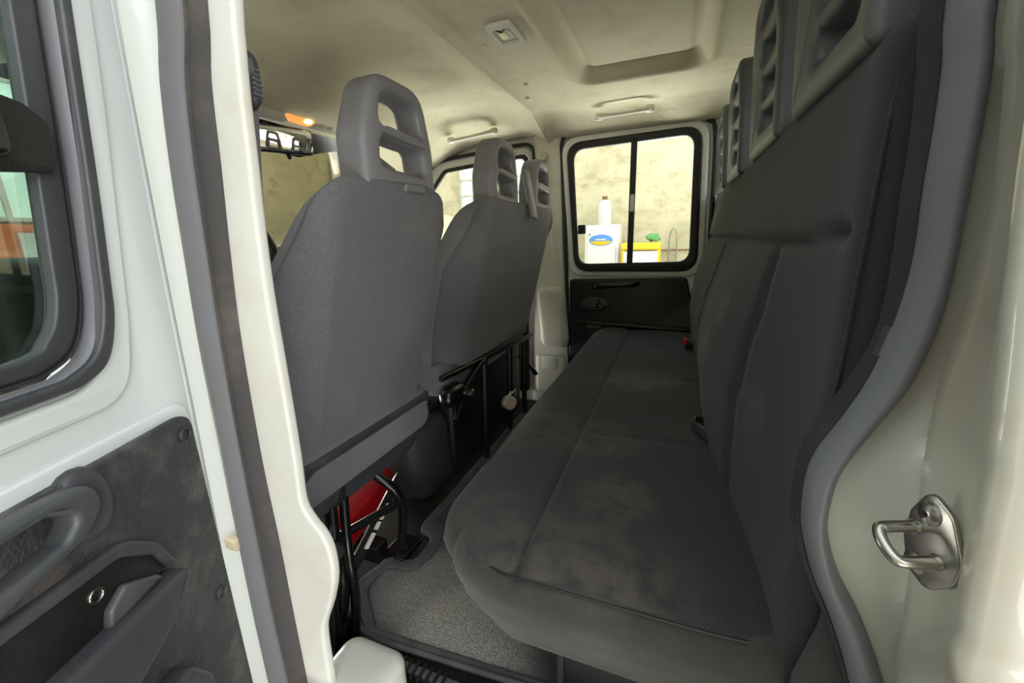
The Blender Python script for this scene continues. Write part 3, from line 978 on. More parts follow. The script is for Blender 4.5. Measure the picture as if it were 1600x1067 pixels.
def back_warp(w):
    x, y, z = w
    e = sm((y - .45) / .42)
    f = 1.0 if x < .19 else 0.0
    kf = sm((.25 - x) / .1)
    # lean and lumbar shape: pts of front face x against height
    P = [(.25, .105), (.42, .094), (.50, .080), (.584, .070), (.667, .082), (.75, .104), (.83, .122), (1.0, .141)]
    xf = P[-1][1]
    for (a, b_) in zip(P, P[1:]):
        if z <= b_[0]:
            t = sm(0.0 + (z - a[0]) / (b_[0] - a[0])) * .4 + .6 * max(0, (z - a[0]) / (b_[0] - a[0]))
            xf = a[1] + (b_[1] - a[1]) * t; break
    if z < .25: xf = P[0][1]
    near = .138 - .012 * sm((.6 - z) / .2)
    xf = near + (xf - near) * e
    x += (xf - .13) * kf
    # seams
    front = kf
    zs = .826 + .012 * sm((.62 - y) / .2)
    x += front * .010 * math.exp(-((z - zs) / .006) ** 2) * sm((y - .44) / .02)
    if z < zs:
        for yy in (.665, 1.22):
            x += front * .011 * math.exp(-((y - yy - .10 * (.83 - z)) / .011) ** 2) * sm((zs - z) / .02)
        for yy in (.94, 1.58):
            x -= front * .012 * math.exp(-((y - yy) / .15) ** 2) * sm((zs - z) / .1)
    if z > .95: z += .004 * math.sin(y * 9)
    return (x, y, z)


rbox('backrest', (.20, 1.175, .658), (.14, 1.52, .686), (.028, .032, .028), M['bench_back'], bn, n=(3, 120, 60), warp=back_warp, sharp=80)
pp = [(.147, .428, .955), (.143, .424, .90), (.141, .423, .80), (.140, .427, .70), (.136, .436, .62), (.136, .448, .56)]
tube('backrest_piping', [(a + .001, b_, c) for a, b_, c in pp], .0016, M['bench_side'], bn, seg=8, smooth=5)
rbox('backrest_side', (.215, .40, .66), (.115, .03, .72), (.02, .012, .03), M['bench_side'], bn, n=(4, 2, 10), warp=lambda w: (w.x - .02 * sm((.5 - w.z) / .1), w.y, w.z))

# red buckle and silver buckle
bk = thing('belt_buckle', (.075, 1.55, .44), 'red seat belt buckle at the far end between cushion and backrest', 'buckle')
rbox('housing', (.066, 1.60, .445), (.026, .05, .03), .006, M['black'], bk, n=(1, 1, 1))
rbox('release_button', (.052, 1.585, .458), (.014, .032, .022), .004, M['red'], bk, n=(1, 1, 1))
bk2 = thing('belt_buckle', (.085, .88, .44), 'black seat belt buckle with silver tongue on the middle of the bench', 'buckle')
finish('housing', obox((.082, .875, .437), (.030, .065, .022), .005, (0, .2, .5)), M['armrest'], bk2)
finish('tongue', obox((.072, .900, .452), (.034, .006, .014), .002, (0, .2, .5)), M['steel'], bk2)

# ------------------------------------------------------------------ headrests
def headrest_mesh(w0, w1, z0, z1, thick, hol, bev, lean, xr, yc):
    O = rpoly([(-w0 / 2, z0, .012), (w0 / 2, z0, .012), (w0 / 2 * 1.0, z0 + (z1 - z0) * .45, .11), (w1 / 2, z1, .06), (-w1 / 2, z1, .06), (-w0 / 2 * 1.0, z0 + (z1 - z0) * .45, .11)], 8)
    return plate_mesh(O, hol, thick, bev, lambda x, y, z: (xr - thick + z + (y - z0) * lean + .010 * math.cos(x / w0 * math.pi), yc + x, y), 5)


def front_headrest(yc, label, tilt=0.0):
    xr = -.495
    o = thing('headrest', (xr, yc, .92), label, 'headrest', 'grey slotted headrests on the front seats')
    h1 = rpoly([(-.064, 1.044, .014), (.068, 1.038, .014), (.052, 1.094, .034), (-.052, 1.098, .034)])
    h2 = rpoly([(-.068, .974, .016), (.074, .968, .018), (.068, 1.016, .020), (-.062, 1.024, .020)])
    finish('cushion', headrest_mesh(.224, .148, .935, 1.126, .066, [h1, h2], .017, .0, xr, yc), M['headrest'], o, sharp=70)
    rbox('bracket', (xr - .012, yc + .03, .945), (.032, .07, .022), .006, M['headrest'], o, n=(1, 1, 1))
    for dy in (-.055, .055):
        cyl('post', (xr - .035, yc + dy, .88), (xr - .035, yc + dy, .945), .006, M['gloss_black'], o, seg=12)
    return o


H1 = front_headrest(.712, 'large grey slotted headrest on the nearest front seat')
for dy, lb in ((.52, 'grey slotted headrest on the near half of the double front seat'), (.90, 'grey slotted headrest on the far half of the double front seat')):
    c = copy_tree(H1, (0, dy, 0)); c['label'] = lb


def rear_headrest(yc, label):
    xf = .128
    o = thing('headrest', (xf, yc, .97), label, 'headrest', 'tall slotted headrests on the rear bench')
    w0, w1, z0, z1 = .252, .17, .980, 1.258
    hol = [rpoly([(-.072, 1.028 + i * .058, .012), (.072, 1.028 + i * .058, .012), (.068 - i * .008, 1.060 + i * .058, .012), (-.068 + i * .008, 1.060 + i * .058, .012)]) for i in range(4)]
    O = rpoly([(-w0 / 2, z0, .012), (w0 / 2, z0, .012), (w0 / 2, z0 + .17, .08), (w1 / 2, z1, .05), (-w1 / 2, z1, .05), (-w0 / 2, z0 + .17, .08)], 8)
    pl = lambda x, y, z: (xf + .046 - z * 1.0 - .020 * sm((y - 1.05) / .2) + .012 * math.cos(x / w0 * math.pi) * 1.0, yc + x, y)
    finish('cushion', plate_mesh(O, hol, .046, .014, pl, 5), M['headrest_dark'], o, sharp=70)
    for dy in (-.06, .06):
        cyl('post', (xf + .03, yc + dy, .93), (xf + .03, yc + dy, .99), .006, M['gloss_black'], o, seg=12)
    return o


RH = rear_headrest(.575, 'slotted headrest on the rear bench nearest the open door')
for dy, lb in ((.35, 'slotted rear bench headrest, second from the open door'), (.775, 'slotted rear bench headrest, third from the open door'), (1.175, 'slotted rear bench headrest, farthest from the open door')):
    c = copy_tree(RH, (0, dy, 0)); c['label'] = lb


# ================================================================== FRONT SEATS
def seat_back(parent, y0, y1, z0, z1, mat, sh=.9, name='backrest', xr=-.50, xb=-.615, thick=.125, seams=()):
    yc = (y0 + y1) / 2; hw = (y1 - y0) / 2

    def wp(w):
        x, y, z = w
        t = (z - z0) / (z1 - z0)
        lean = xb + (xr - xb) * t
        x = x * (1 - .70 * sm((t - .60) / .30)) + lean
        s = 1 - (1 - sh) * max(0, (t - .60) / .40) ** 1.8 - .06 * sm((.30 - t) / .3) * (1 if name == 'backrest' else 0)
        y = yc + (y - yc) * s
        # rear face gently convex, edges chamfered forwards
        u = abs(y - yc) / hw
        rear = sm((w.x + thick * .62) / (thick * .3))
        x -= rear * (.23 * hw * max(0.0, u - .70) / .3 + .005 * math.exp(-((u - .70) / .010) ** 2))
        return (x, y, z)
    return rbox(name, (-thick / 2, yc, (z0 + z1) / 2), (thick, y1 - y0, z1 - z0), (.05, .075, .07), mat, parent, n=(8, 60, 30), warp=wp, sharp=80)


s1 = thing('front_seat', (-.75, .69, 0), 'single dark grey front seat with scuffed back, nearest the open door', 'seat')
seat_back(s1, .455, .935, .36, .948, M['seat'], .76, xr=-.488, xb=-.645, thick=.118)


def lowp(w):
    x, y, z = w
    t = (z - .28) / .15
    x += -.660 + .034 * t
    y += .03 * (1 - t) * (1 if y < .6 else -1.8)
    return (x, y, z)


lp = rbox('lower_panel', (0, .69, .365), (.035, .44, .155), (.014, .02, .015), M['seat_low'], s1, n=(2, 10, 5), warp=lambda w: lowp(w))
for (yy, zz) in ((.50, .405), (.895, .405), (.885, .35)):
    cyl('screw', (-.632 + (zz - .40) * .22, yy, zz), (-.613 + (zz - .40) * .22, yy, zz), .006, M['steel'], lp, seg=12, bev=.001)
tube('seat_seam', [(-.636, .475, .437), (-.615, .60, .436), (-.615, .80, .436), (-.636, .915, .437)], .003, M['black'], s1, seg=8, smooth=3)
rbox('seat_cushion', (-.84, .69, .40), (.46, .47, .14), (.05, .05, .05), M['seat'], s1, n=(4, 4, 3))
tube('frame_rail', [(-.62, .50, .03), (-.60, .52, .16), (-.66, .56, .29)], .014, M['gloss_black'], s1, smooth=3)
tube('frame_rail', [(-.63, .74, .05), (-.605, .735, .18), (-.615, .72, .25), (-.66, .70, .30)], .012, M['gloss_black'], s1, smooth=3)
tube('frame_rail', [(-.60, .735, .21), (-.70, .50, .20)], .010, M['gloss_black'], s1)
rbox('floor_rail', (-.88, .72, .05), (.42, .045, .05), .006, M['gloss_black'], s1, n=(1, 1, 1))
rbox('floor_rail', (-.80, .50, .05), (.42, .045, .05), .006, M['gloss_black'], s1, n=(1, 1, 1))

s2 = thing('front_seat', (-.75, 1.40, 0), 'wide double front passenger seat back with two headrests', 'seat')
seat_back(s2, 1.0, 1.83, .42, .955, M['seat'], .90, xr=-.475, xb=-.61)
tube('bottom_rail', [(-.63, 1.0, .44), (-.615, 1.2, .435), (-.61, 1.78, .40)], .010, M['gloss_black'], s2, smooth=2)
rbox('seat_cushion', (-.86, 1.41, .42), (.46, .80, .12), (.05, .05, .05), M['seat'], s2, n=(4, 6, 3))
hg = rbox('hinge_cover', (-.62, 1.045, .375), (.06, .11, .07), (.025, .04, .03), M['gloss_black'], s2, n=(3, 3, 3))
cyl('hinge_bolt', (-.60, 1.10, .365), (-.575, 1.10, .365), .012, M['steel'], hg, seg=14, bev=.003)
tube('support_strut', [(-.60, 1.02, .30), (-.61, 1.12, .38), (-.61, 1.26, .43)], .012, M['gloss_black'], s2, smooth=3)
for yy in (1.30, 1.55, 1.74):
    tube('leg', [(-.64, yy, .02), (-.63, yy, .42)], .013, M['black'], s2)
rbox('storage_box', (-.80, 1.45, .2), (.26, .66, .34), .02, M['black'], s2, n=(2, 2, 2))

# blade-like belt guide between the two far headrests
tag(finish('belt_guide', obox((-.478, 1.405, .985), (.016, .050, .165), .007, (math.radians(-6), math.radians(-12), 0)), M['headrest']),
    'slim grey belt guide strap hanging over the double seat between its headrests', 'belt guide')

# black lever, dark tunnel cover, cream plug
tag(finish('recline_lever', tube_mesh(smooth_path([(-.66, 1.74, .30), (-.635, 1.775, .26), (-.61, 1.80, .215), (-.60, 1.81, .195)], 4), [.008] * 4 + [.014] * 4 + [.02] * 4 + [.012], 10, flat=.5), M['gloss_black']),
    'black recline lever hanging at the far side of the double seat', 'lever')
tn = thing('tunnel_cover', (-.72, .92, 0), 'dark grey plastic tunnel cover standing between the front seats', 'cover')
rbox('shell', (-.79, 1.035, .150), (.22, .24, .30), (.07, .09, .07), M['seat_low'], tn, n=(4, 5, 6), warp=lambda w: (w.x + .05 * sm((w.z - .2) / .2) * 0, w.y + .03 * sm((.2 - w.z) / .2), w.z))
tube('cable_clip', [(-.68, .99, .335), (-.665, 1.03, .345), (-.68, 1.07, .335)], .012, M['gloss_black'], tn, smooth=3)

pl_ = thing('round_socket', (-.62, 1.46, .15), 'cream round socket plug in a white wire bracket under the double seat', 'socket')
cyl('plug_face', (-.60, 1.48, .172), (-.63, 1.50, .172), .030, M['cream'], pl_, bev=.005)
tube('wire_bracket', [(-.612, 1.43, .185), (-.60, 1.435, .215), (-.595, 1.46, .235), (-.61, 1.48, .205), (-.60, 1.53, .220), (-.61, 1.55, .18)], .0028, M['white_plastic'], pl_, seg=6)

# red strap box and black jack parts under the near seat
tag(finish('pouch', obox((-.77, .76, .135), (.08, .28, .085), .02, (0, 0, .2), n=(3, 4, 3)), M['red']), 'bright red pouch lying on the floor under the nearest front seat', 'pouch')
bar = thing('jack_handle', (-.62, .60, .18), 'black bar with torn white sticker under the nearest front seat', 'bar')
A_ = Vector((-.605, .54, .155)); B_ = Vector((-.66, .80, .225))
finish('bar', tube_mesh([A_, B_], .014, 4, flat=1.3), M['black'], bar)
d_ = (B_ - A_).normalized()
for k, (t0, t1) in enumerate(((.22, .36), (.40, .47), (.50, .66))):
    pa = A_.lerp(B_, t0) + Vector((.0135, 0, .008)); pb = A_.lerp(B_, t1) + Vector((.0135, 0, .008))
    finish('sticker_scrap', tube_mesh([pa, pb], .0055, 6, flat=.5), M['white_plastic'], bar)
hs = thing('wiring_harness', (-.60, .50, .1), 'tangle of black hoses and cables beside the pillar foot under the near seat', 'hose')
random.seed(3)
for k in range(5):
    x0 = -.60 + random.uniform(-.03, .03); y0_ = .47 + random.uniform(-.02, .05)
    tube('hose', [(x0, y0_, .0), (x0 + random.uniform(-.03, .02), y0_ + random.uniform(-.02, .02), .12), (x0 + random.uniform(-.03, .02), y0_ + .03, .22), (x0 - .06, y0_ + random.uniform(.02, .1), .30)], random.uniform(.008, .014), M['gloss_black'], hs, smooth=5, seg=8)
cyl('connector', (-.60, .50, .26), (-.57, .49, .265), .018, M['black'], hs, bev=.004)
anc = thing('floor_bolt', (-.63, .80, 0), 'rusty seat anchor bolt showing in the notch of the grey mat', 'bolt')
cyl('bolt_head', (-.655, .775, .0), (-.655, .775, .025), .014, M['rust'], anc, seg=6, bev=.002)
rbox('anchor_plate', (-.66, .785, .012), (.07, .09, .016), .004, M['gloss_black'], anc, n=(1, 1, 1))

# ------------------------------------------------------------------ floor mat
ft = thing('floor_mat', (-.35, .9, 0), 'dusty grey carpet floor mat with dark rubber border in front of the bench', 'mat')
MO = rpoly([(-.690, .625, .05), (-.575, .535, .02), (-.10, .565, .03), (-.10, 1.75, .04), (-.66, 1.75, .04), (-.665, .90, .01), (-.655, .86, .02), (-.605, .85, .03), (-.60, .755, .03), (-.68, .745, .02)])
sc = lambda P, d: [(p[0] + (.0 if False else d * (-1 if p[0] > -.38 else 1)), p[1] + d * (-1 if p[1] > 1.1 else 1)) for p in P]
MI = rpoly([(-.662, .640, .04), (-.568, .560, .02), (-.12, .583, .03), (-.13, 1.72, .03), (-.63, 1.72, .03), (-.635, .92, .02), (-.59, .90, .03), (-.565, .80, .05), (-.585, .72, .04), (-.662, .72, .03)])
plate('border', MO, [MI], .016, .005, lambda x, y, z: (x, y, z - .002), M['mat_edge'], ft)
plate('carpet', MI, [], .008, .002, lambda x, y, z: (x, y, z - .001), M['mat'], ft)
ed = tube('raised_rim', smooth_path([(p[0], p[1], .012) for p in [(-.66, .745), (-.688, .66), (-.675, .60), (-.62, .56), (-.56, .540), (-.4, .547), (-.1, .567)]], 5), .006, M['mat_edge'], ft, seg=8)
# sill trim in front of the mat
st_ = thing('sill_trim', (-.4, .47, 0), 'black ribbed plastic sill trim between the mat and the door opening', 'trim')
rbox('sill_plate', (-.20, .455, -.005), (.66, .10, .03), .008, M['black'], st_, n=(6, 2, 1))
for k in range(7):
    rbox('rib', (-.46 + k * .016, .505, .018), (.006, .035, .012), .002, M['black'], st_, n=(1, 1, 1))
rbox('sill_rail', (-.20, .508, .014), (.52, .018, .014), .004, M['mat_edge'], st_, n=(6, 1, 1))

# ================================================================== NEAR B PILLAR
SL = [(-0.555, 0.360, 1.110), (-0.576, 0.360, 1.030), (-0.591, 0.360, 0.939), (-0.602, 0.360, 0.830), (-0.612, 0.360, 0.707), (-0.618, 0.360, 0.526), (-0.623, 0.360, 0.375), (-0.627, 0.360, 0.233), (-0.628, 0.360, 0.081)]
SMd = [(-0.506, 0.360, 1.101), (-0.529, 0.360, 1.023), (-0.543, 0.360, 0.935), (-0.552, 0.360, 0.830), (-0.562, 0.360, 0.710), (-0.569, 0.360, 0.534), (-0.572, 0.360, 0.390), (-0.573, 0.360, 0.253), (-0.570, 0.360, 0.109)]
SR = [(-0.479, 0.360, 1.095), (-0.496, 0.360, 1.019), (-0.506, 0.360, 0.931), (-0.519, 0.360, 0.829), (-0.530, 0.360, 0.713), (-0.535, 0.360, 0.540), (-0.532, 0.360, 0.403), (-0.532, 0.360, 0.268), (-0.531, 0.360, 0.126)]
pn = thing('wall_pillar_near', (-.55, .38, 0), kind='structure')
CV = [(-.405, 1.30), (-0.444, 1.088), (-0.449, 1.054), (-0.455, 1.003), (-0.461, 0.922), (-0.465, 0.880), (-0.470, 0.782), (-0.470, 0.665), (-0.471, 0.553), (-0.474, 0.485), (-0.461, 0.458), (-0.444, 0.439), (-0.434, 0.413), (-0.434, 0.369), (-0.450, 0.317), (-0.471, 0.270), (-0.477, 0.240), (-0.479, 0.174), (-.479, .02), (-.62, .02), (-.62, .4), (-.60, .8), (-.56, 1.3)]
cvs = [tuple(v[:2]) for v in smooth_path([(a, b_, 0) for a, b_ in CV[:19]], 3)] + CV[19:]
plate('pillar_cover', cvs, [], .016, .005, P_front(.376), M['cover'], pn)
finish('bulb_seal', strip_mesh(ext(SL, 1.32, -.1), ext(SMd, 1.32, -.1), bulge(.016), .012), M['seal_grey'], pn, sharp=80)
finish('seal_lip', strip_mesh(ext(SMd, 1.32, -.1), ext(SR, 1.32, -.1), [(0, .006), (.12, .010), (.2, .006), (.5, .012), (.9, .006), (1, .0)], .012), M['seal_flock'], pn, sharp=80)
# outer white jamb between door hinge line and the seal
JL = [(-.535, .30, 1.32), (-.545, .30, 1.1), (-.552, .30, .9), (-.553, .30, .7), (-.563, .30, .5), (-.585, .30, .2), (-.60, .30, -.1)]
JR = [(-.52, .372, 1.32), (-.568, .372, 1.1), (-.60, .372, .9), (-.615, .372, .7), (-.622, .372, .5), (-.628, .372, .2), (-.632, .372, -.1)]
JL = [(-.66, .355, 1.32), (-.66, .352, 1.1), (-.67, .350, .9), (-.685, .350, .7), (-.70, .35, .5), (-.72, .35, .2), (-.73, .35, -.1)]
JR = [(-.50, .368, 1.32), (-.535, .368, 1.1), (-.575, .368, .9), (-.59, .368, .7), (-.60, .368, .5), (-.606, .368, .2), (-.61, .368, -.1)]
finish('outer_jamb', strip_mesh(JL, JR, [(0, 0), (.3, .008), (.7, .008), (1, 0)], .03), M['white'], pn, sharp=80)
rbox('sill_panel', (-.46, .385, .075), (.13, .15, .13), (.03, .03, .02), M['cover'], pn, n=(3, 3, 3))
rbox('sill_beam', (-.20, .375, -.03), (.9, .12, .08), (.02, .03, .02), M['cover'], pn, n=(6, 2, 2))
rbox('hinge_check', (-.616, .345, .392), (.026, .014, .02), .004, M['cream'], pn, n=(1, 1, 1))

# belt anchor on the pillar
dr = thing('seat_belt', (-.515, .43, .8), 'grey front seat belt hanging from a ring on the near pillar', 'seat belt')
rbox('anchor_cover', (-.538, .441, 1.052), (.034, .022, .07), (.015, .012, .02), M['handle'], dr, n=(3, 2, 3))
cyl('anchor_bolt', (-.535, .434, 1.064), (-.526, .424, 1.064), .014, M['belt'], dr, bev=.004)
for k in range(6):
    tube('guide_rib', [(-.5215, .433, 1.032 + k * .006), (-.5215, .446, 1.032 + k * .006)], .0016, M['belt'], dr, seg=6)
wa = [Vector((-.546, .434, 1.03)), Vector((-.532, .446, 1.03)), Vector((-.588, .446, .70)), Vector((-.602, .434, .70))]
finish('webbing', me_from(wa + [v + Vector((-.0015, -.0015, 0)) for v in wa], [(0, 1, 2, 3), (7, 6, 5, 4), (0, 4, 5, 1), (1, 5, 6, 2), (2, 6, 7, 3), (3, 7, 4, 0)]), M['belt'], dr)

# ================================================================== NEAR C PILLAR
RA = [(0.136, 0.370, 0.975), (0.140, 0.370, 0.940), (0.143, 0.370, 0.902), (0.144, 0.370, 0.863), (0.146, 0.370, 0.821), (0.146, 0.370, 0.784), (0.143, 0.370, 0.756), (0.133, 0.370, 0.725), (0.118, 0.370, 0.691), (0.110, 0.370, 0.667), (0.107, 0.370, 0.642), (0.108, 0.370, 0.604), (0.114, 0.370, 0.575), (0.125, 0.370, 0.545), (0.139, 0.370, 0.515), (0.151, 0.370, 0.485), (0.165, 0.370, 0.442)]
RB = [(0.140, 0.360, 0.970), (0.144, 0.360, 0.936), (0.146, 0.360, 0.900), (0.147, 0.360, 0.862), (0.149, 0.360, 0.821), (0.147, 0.360, 0.786), (0.143, 0.360, 0.758), (0.136, 0.360, 0.728), (0.124, 0.360, 0.696), (0.114, 0.360, 0.673), (0.109, 0.360, 0.649), (0.110, 0.360, 0.611), (0.116, 0.360, 0.584), (0.126, 0.360, 0.554), (0.139, 0.360, 0.526), (0.151, 0.360, 0.496), (0.165, 0.360, 0.454)]
RC = [(0.162, 0.360, 0.965), (0.166, 0.360, 0.932), (0.168, 0.360, 0.897), (0.169, 0.360, 0.860), (0.170, 0.360, 0.821), (0.170, 0.360, 0.787), (0.167, 0.360, 0.760), (0.161, 0.360, 0.731), (0.147, 0.360, 0.699), (0.138, 0.360, 0.677), (0.130, 0.360, 0.653), (0.128, 0.360, 0.616), (0.133, 0.360, 0.589), (0.144, 0.360, 0.560), (0.159, 0.360, 0.533), (0.172, 0.360, 0.504), (0.187, 0.360, 0.465)]
RJ = [(0.151, 0.325, 0.952), (0.156, 0.325, 0.922), (0.160, 0.325, 0.891), (0.163, 0.325, 0.858), (0.164, 0.325, 0.822), (0.164, 0.325, 0.792), (0.162, 0.325, 0.768), (0.160, 0.325, 0.743), (0.160, 0.325, 0.717), (0.161, 0.325, 0.699), (0.162, 0.325, 0.680), (0.165, 0.325, 0.650), (0.167, 0.325, 0.626), (0.168, 0.325, 0.600), (0.170, 0.325, 0.572), (0.172, 0.325, 0.544), (0.176, 0.325, 0.504)]
RR = [(0.118, 0.230, 0.917), (0.121, 0.230, 0.896), (0.123, 0.230, 0.875), (0.125, 0.230, 0.852), (0.128, 0.230, 0.827), (0.130, 0.230, 0.807), (0.132, 0.230, 0.791), (0.134, 0.230, 0.774), (0.136, 0.230, 0.756), (0.137, 0.230, 0.744), (0.139, 0.230, 0.732), (0.140, 0.230, 0.711), (0.141, 0.230, 0.695), (0.142, 0.230, 0.677), (0.143, 0.230, 0.659), (0.145, 0.230, 0.640), (0.147, 0.230, 0.613)]


def extc(P, up=1.34, down=-.05, dxd=.0):
    P = [Vector(p) for p in P]
    return [Vector((P[0].x - .01, P[0].y, up)), Vector((P[0].x - .004, P[0].y, P[0].z + .12))] + P + [Vector((P[-1].x + .03, P[-1].y, P[-1].z - .1)), Vector((P[-1].x + .03 + dxd, P[-1].y, down))]


pc = thing('wall_pillar_rear', (.2, .3, 0), kind='structure')
finish('seal_lip', strip_mesh(extc(RA), extc(RB), [(0, 0), (.3, .004), (.7, .003), (1, -.002)], .012), M['seal_black'], pc, sharp=80)
finish('bulb_seal', strip_mesh(extc(RB), extc(RC), bulge(.018), .012), M['seal_grey'], pc, sharp=80)
# painted jamb: smooth loft seal -> recess -> crease -> ridge -> outer skin
rails = []
eC = [smooth_path(extc(P), 4) for P in (RC, RJ, RR)]
for a, b_, c in zip(*eC):
    row = []
    a2 = a + Vector((-.004, .004, 0))
    st = [a2, a2 + Vector((.012, -.006, 0)), a.lerp(b_, .5) + Vector((.010, 0, 0)), b_ + Vector((.006, .004, 0)), b_, b_ + Vector((-.002, -.012, 0)), b_.lerp(c, .45), b_.lerp(c, .8), c + Vector((0, .006, 0)), c, c + Vector((.004, -.005, 0)), c + Vector((.02, -.008, 0)), c + Vector((.045, -.009, 0)), c + Vector((.049, .006, 0)), c + Vector((.054, -.009, 0)), c + Vector((.35, -.01, 0)), c + Vector((.35, .2, 0))]
    rails.append(st)
nn = len(rails[0]); V = [v for r in rails for v in r]; Fc = []
for i in range(len(rails) - 1):
    for k in range(nn - 1):
        Fc.append((i * nn + k, i * nn + k + 1, (i + 1) * nn + k + 1, (i + 1) * nn + k))
finish('painted_jamb', me_from(V, Fc), M['jamb'], pc, sharp=75)

# striker
sk = thing('door_striker', (.15, .26, .68), 'steel door striker loop with oval plate bolted to the rear pillar', 'striker')
SC = Vector((.1410, .259, .6735))
ny_ = Vector((-.94, -.34, -.02)).normalized()     # plate normal
nz_ = (Vector((0, 0, 1)) - ny_ * ny_.z).normalized()
nx_ = nz_.cross(ny_)
if nx_.y > 0: nx_ = -nx_                          # towards the outside
SP = lambda x, y, z: tuple(SC + nx_ * x * 1.0 + nz_ * y * 1.06 + ny_ * (z - .0))
plate('base_plate', rpoly([(-.013, .010, .004), (-.005, .027, .006), (.009, .020, .01), (.018, .0, .012), (.016, -.014, .01), (.004, -.027, .008), (-.009, -.022, .006), (-.014, -.006, .004)], 6), [], .0035, .001, SP, M['steel'], sk)
for (x, y) in ((-.002, .0150), (-.004, -.0160)):
    b1 = finish('bolt', tube_mesh([Vector(SP(x, y, .003)), Vector(SP(x, y, .0045)), Vector(SP(x, y, .0062)), Vector(SP(x, y, .0064))], [.0062, .0062, .004, .001], 18), M['steel'], sk)
    finish('bolt_socket', tube_mesh([Vector(SP(x, y, .0060)), Vector(SP(x, y, .0068))], .0018, 6), M['gloss_black'], b1)
lpz = [SP(-.0085, .003, .001), SP(-.0085, .003, .018), SP(-.008, .002, .023), SP(-.002, -.002, .0250), SP(.004, -.0065, .023), SP(.0055, -.0075, .018), SP(.006, -.0075, .001)]
for q in (lpz[0], lpz[-1]):
    finish('loop_collar', tube_mesh([Vector(q), Vector(q) + ny_ * .0045], [.0048, .0040], 14), M['steel'], sk)
tube('striker_loop', lpz, .0032, M['steel'], sk, seg=12, smooth=5)

# ================================================================== OPEN NEAR DOOR
HNG = Vector((-.545, .30, 0))
DD = Vector((.405, -.914, 0)).normalized()
NN = Vector((.914, .405, 0)).normalized()     # inner face looks this way
DP = lambda off=0.0: (lambda x, y, z: tuple(HNG + DD * x + NN * (z + off) + Vector((0, 0, y))))
od = thing('door_2', (-.545, .30, 0), kind='structure')
WO = rpoly([(.012, 1.30, .02), (.062, 1.0, .1), (.095, .80, .2), (.115, .722, .075), (.20, .722, .03), (.80, .722, .05), (.80, 1.30, .05)], 10)
WG = rpoly([(.070, 1.27, .02), (.110, 1.0, .1), (.142, .80, .2), (.152, .752, .05), (.20, .756, .03), (.76, .756, .04), (.76, 1.27, .04)], 10)
DO = rpoly([(-.04, 1.42, .05), (-.012, 1.08, .1), (.003, .83, .1), (.012, .60, .1), (.03, .2, .1), (.035, -.05, .02), (.87, -.05, .05), (.87, 1.42, .05)])
plate('door_skin', DO, [WO], .035, .006, DP(-.035), M['white'], od)
# softly raised window surround
grow2 = lambda P, d: [(p[0] - d * (1 if p[0] < .3 else -1), p[1] - d * (1 if p[1] < 1.1 else -1)) for p in P]
plate('window_surround', [(max(p[0], -.01) if p[0] < .3 else p[0], p[1]) for p in grow2(WO, .028)], [grow2(WO, .004)], .010, .0048, DP(-.004), M['white'], od, res=4)
cvp = lambda P: [tuple(v[:2]) for v in smooth_path([(a, b_, 0) for a, b_ in P], 5)]
CHN = cvp([(.052, 1.20), (.078, .998), (.088, .919), (.100, .837), (.108, .792), (.124, .757), (.148, .743), (.176, .740), (.30, .740)]) + [(.77, .740), (.77, 1.285), (.042, 1.285)]
GLE = cvp([(.075, 1.20), (.099, 1.008), (.111, .915), (.1215, .838), (.128, .797), (.142, .770), (.171, .757), (.30, .757)]) + [(.755, .757), (.755, 1.265), (.068, 1.265)]
plate('window_rubber', WO, [grow2(CHN, .004)], .020, .009, DP(-.010), M['seal_grey'], od, res=4, sharp=60)
plate('rubber_bead', grow2(CHN, .016), [grow2(CHN, .006)], .0235, .0035, DP(-.010), M['armrest'], od, res=3, sharp=60)
plate('glass_frame', grow2(CHN, .002), [GLE], .012, .0028, DP(-.012), M['armrest'], od, res=3)
plate('frame_groove', grow2(CHN, -.001), [grow2(CHN, -.004)], .0128, .001, DP(-.012), M['rubber'], od, res=1)
plate('glass_pane', grow2(GLE, .004), [], .004, .0005, DP(-.012), M['glass_green'], od)
ct = plate('sliding_catch', rpoly([(.104, .906, .004), (.099, .945, .006), (.115, .957, .015), (.17, .962, .015), (.30, .962, .01), (.30, .90, .01), (.15, .90, .01)]), [], .012, .004, DP(-.003), M['black'], od)
plate('catch_thumb', rrect(.140, .910, .25, .952, .012), [], .012, .005, DP(.006), M['gloss_black'], ct)
# pressed step around the trim panel, then panel
PI_ = rpoly([(.032, .05, .02), (.75, .05, .02), (.75, .655, .02), (.032, .655, .02)])
plate('panel_step', rpoly([(.022, .04, .02), (.76, .04, .02), (.76, .668, .02), (.022, .668, .022)]), [], .006, .0028, DP(-.001), M['white'], od)
ip = plate('inner_panel', PI_, [], .010, .003, DP(.004), M['leather'], od)
for (u, z) in ((.047, .633), (.050, .415), (.05, .22)):
    plate('panel_screw', ellipse(u, z, .0085, .0085, 20), [ellipse(u, z, .006, .006, 20)], .004, .001, DP(.0125), M['leather'], ip)
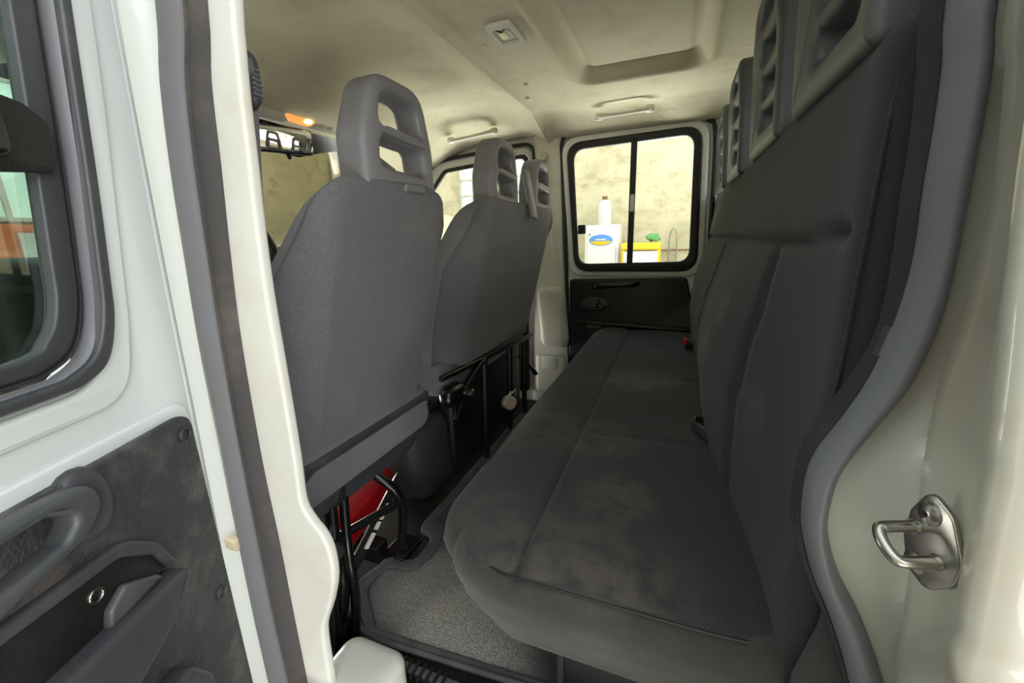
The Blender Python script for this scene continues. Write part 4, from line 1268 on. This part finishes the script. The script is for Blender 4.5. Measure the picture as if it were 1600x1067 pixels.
# pull handle
PH = rpoly([(.168, .628, .02), (.173, .652, .015), (.21, .655, .02), (.45, .655, .02), (.45, .595, .02), (.25, .598, .02), (.19, .610, .02)])
PHh = rpoly([(.190, .632, .012), (.21, .645, .01), (.42, .645, .01), (.42, .612, .01), (.235, .614, .012), (.205, .618, .01)])
plate('pull_handle', PH, [PHh], .024, .0065, DP(.010), M['handle'], ip, res=4, sharp=60)
rb = rbox_mesh((0, 0, 0), (.05, .07, .03), (.024, .034, .014), (3, 3, 3)); rb.transform(Matrix.Translation(Vector(DP(.008)(.166, .625, 0))) @ Matrix(((DD.x, 0, NN.x, 0), (DD.y, 0, NN.y, 0), (0, 1, 0, 0), (0, 0, 0, 1))))
finish('handle_mount', rb, M['armrest'], ip, sharp=80)
# armrest + latch recess
AR = rpoly([(.108, .510, .006), (.16, .514, .02), (.70, .545, .02), (.70, .44, .03), (.22, .44, .02), (.14, .470, .02)])
plate('armrest', AR, [], .030, .008, DP(.010), M['armrest'], ip, res=4, sharp=60)
LB = rpoly([(.104, .512, .004), (.120, .550, .02), (.15, .577, .03), (.30, .590, .03), (.70, .60, .02), (.70, .585, .02), (.30, .577, .02), (.16, .565, .03), (.128, .540, .015), (.116, .512, .004)])
plate('recess_rim', LB, [], .014, .0055, DP(.010), M['armrest'], ip, res=3, sharp=60)
plate('recess_floor', rpoly([(.112, .512, .005), (.13, .548, .02), (.16, .57, .02), (.30, .582, .02), (.70, .59, .02), (.70, .515, .02)]), [], .006, .002, DP(.0125), M['black'], ip)
lt = plate('latch_lever', rpoly([(.128, .514, .003), (.134, .522, .004), (.166, .541, .006), (.185, .530, .006), (.19, .514, .004)]), [], .010, .004, DP(.017), M['handle'], ip, res=3, sharp=60)
plate('lever_pin', ellipse(.186, .549, .007, .007, 16), [ellipse(.186, .549, .005, .005, 16)], .005, .002, DP(.016), M['steel'], ip)
plate('pocket_edge', rpoly([(.115, .37, .01), (.135, .405, .012), (.70, .405, .02), (.70, .385, .02), (.145, .385, .01), (.13, .30, .01), (.115, .30, .01)]), [], .03, .008, DP(.010), M['armrest'], ip, res=3)
# the hinge edge of the door
he = []
for (u, z) in ((-.04, 1.36), (-.012, 1.08), (.003, .83), (.012, .60), (.03, .2), (.035, -.05)):
    he.append(HNG + DD * (u + .002) + NN * -.016 + Vector((0, 0, z)))
tube('hinge_edge', he, .016, M['white'], od, seg=12, smooth=4)
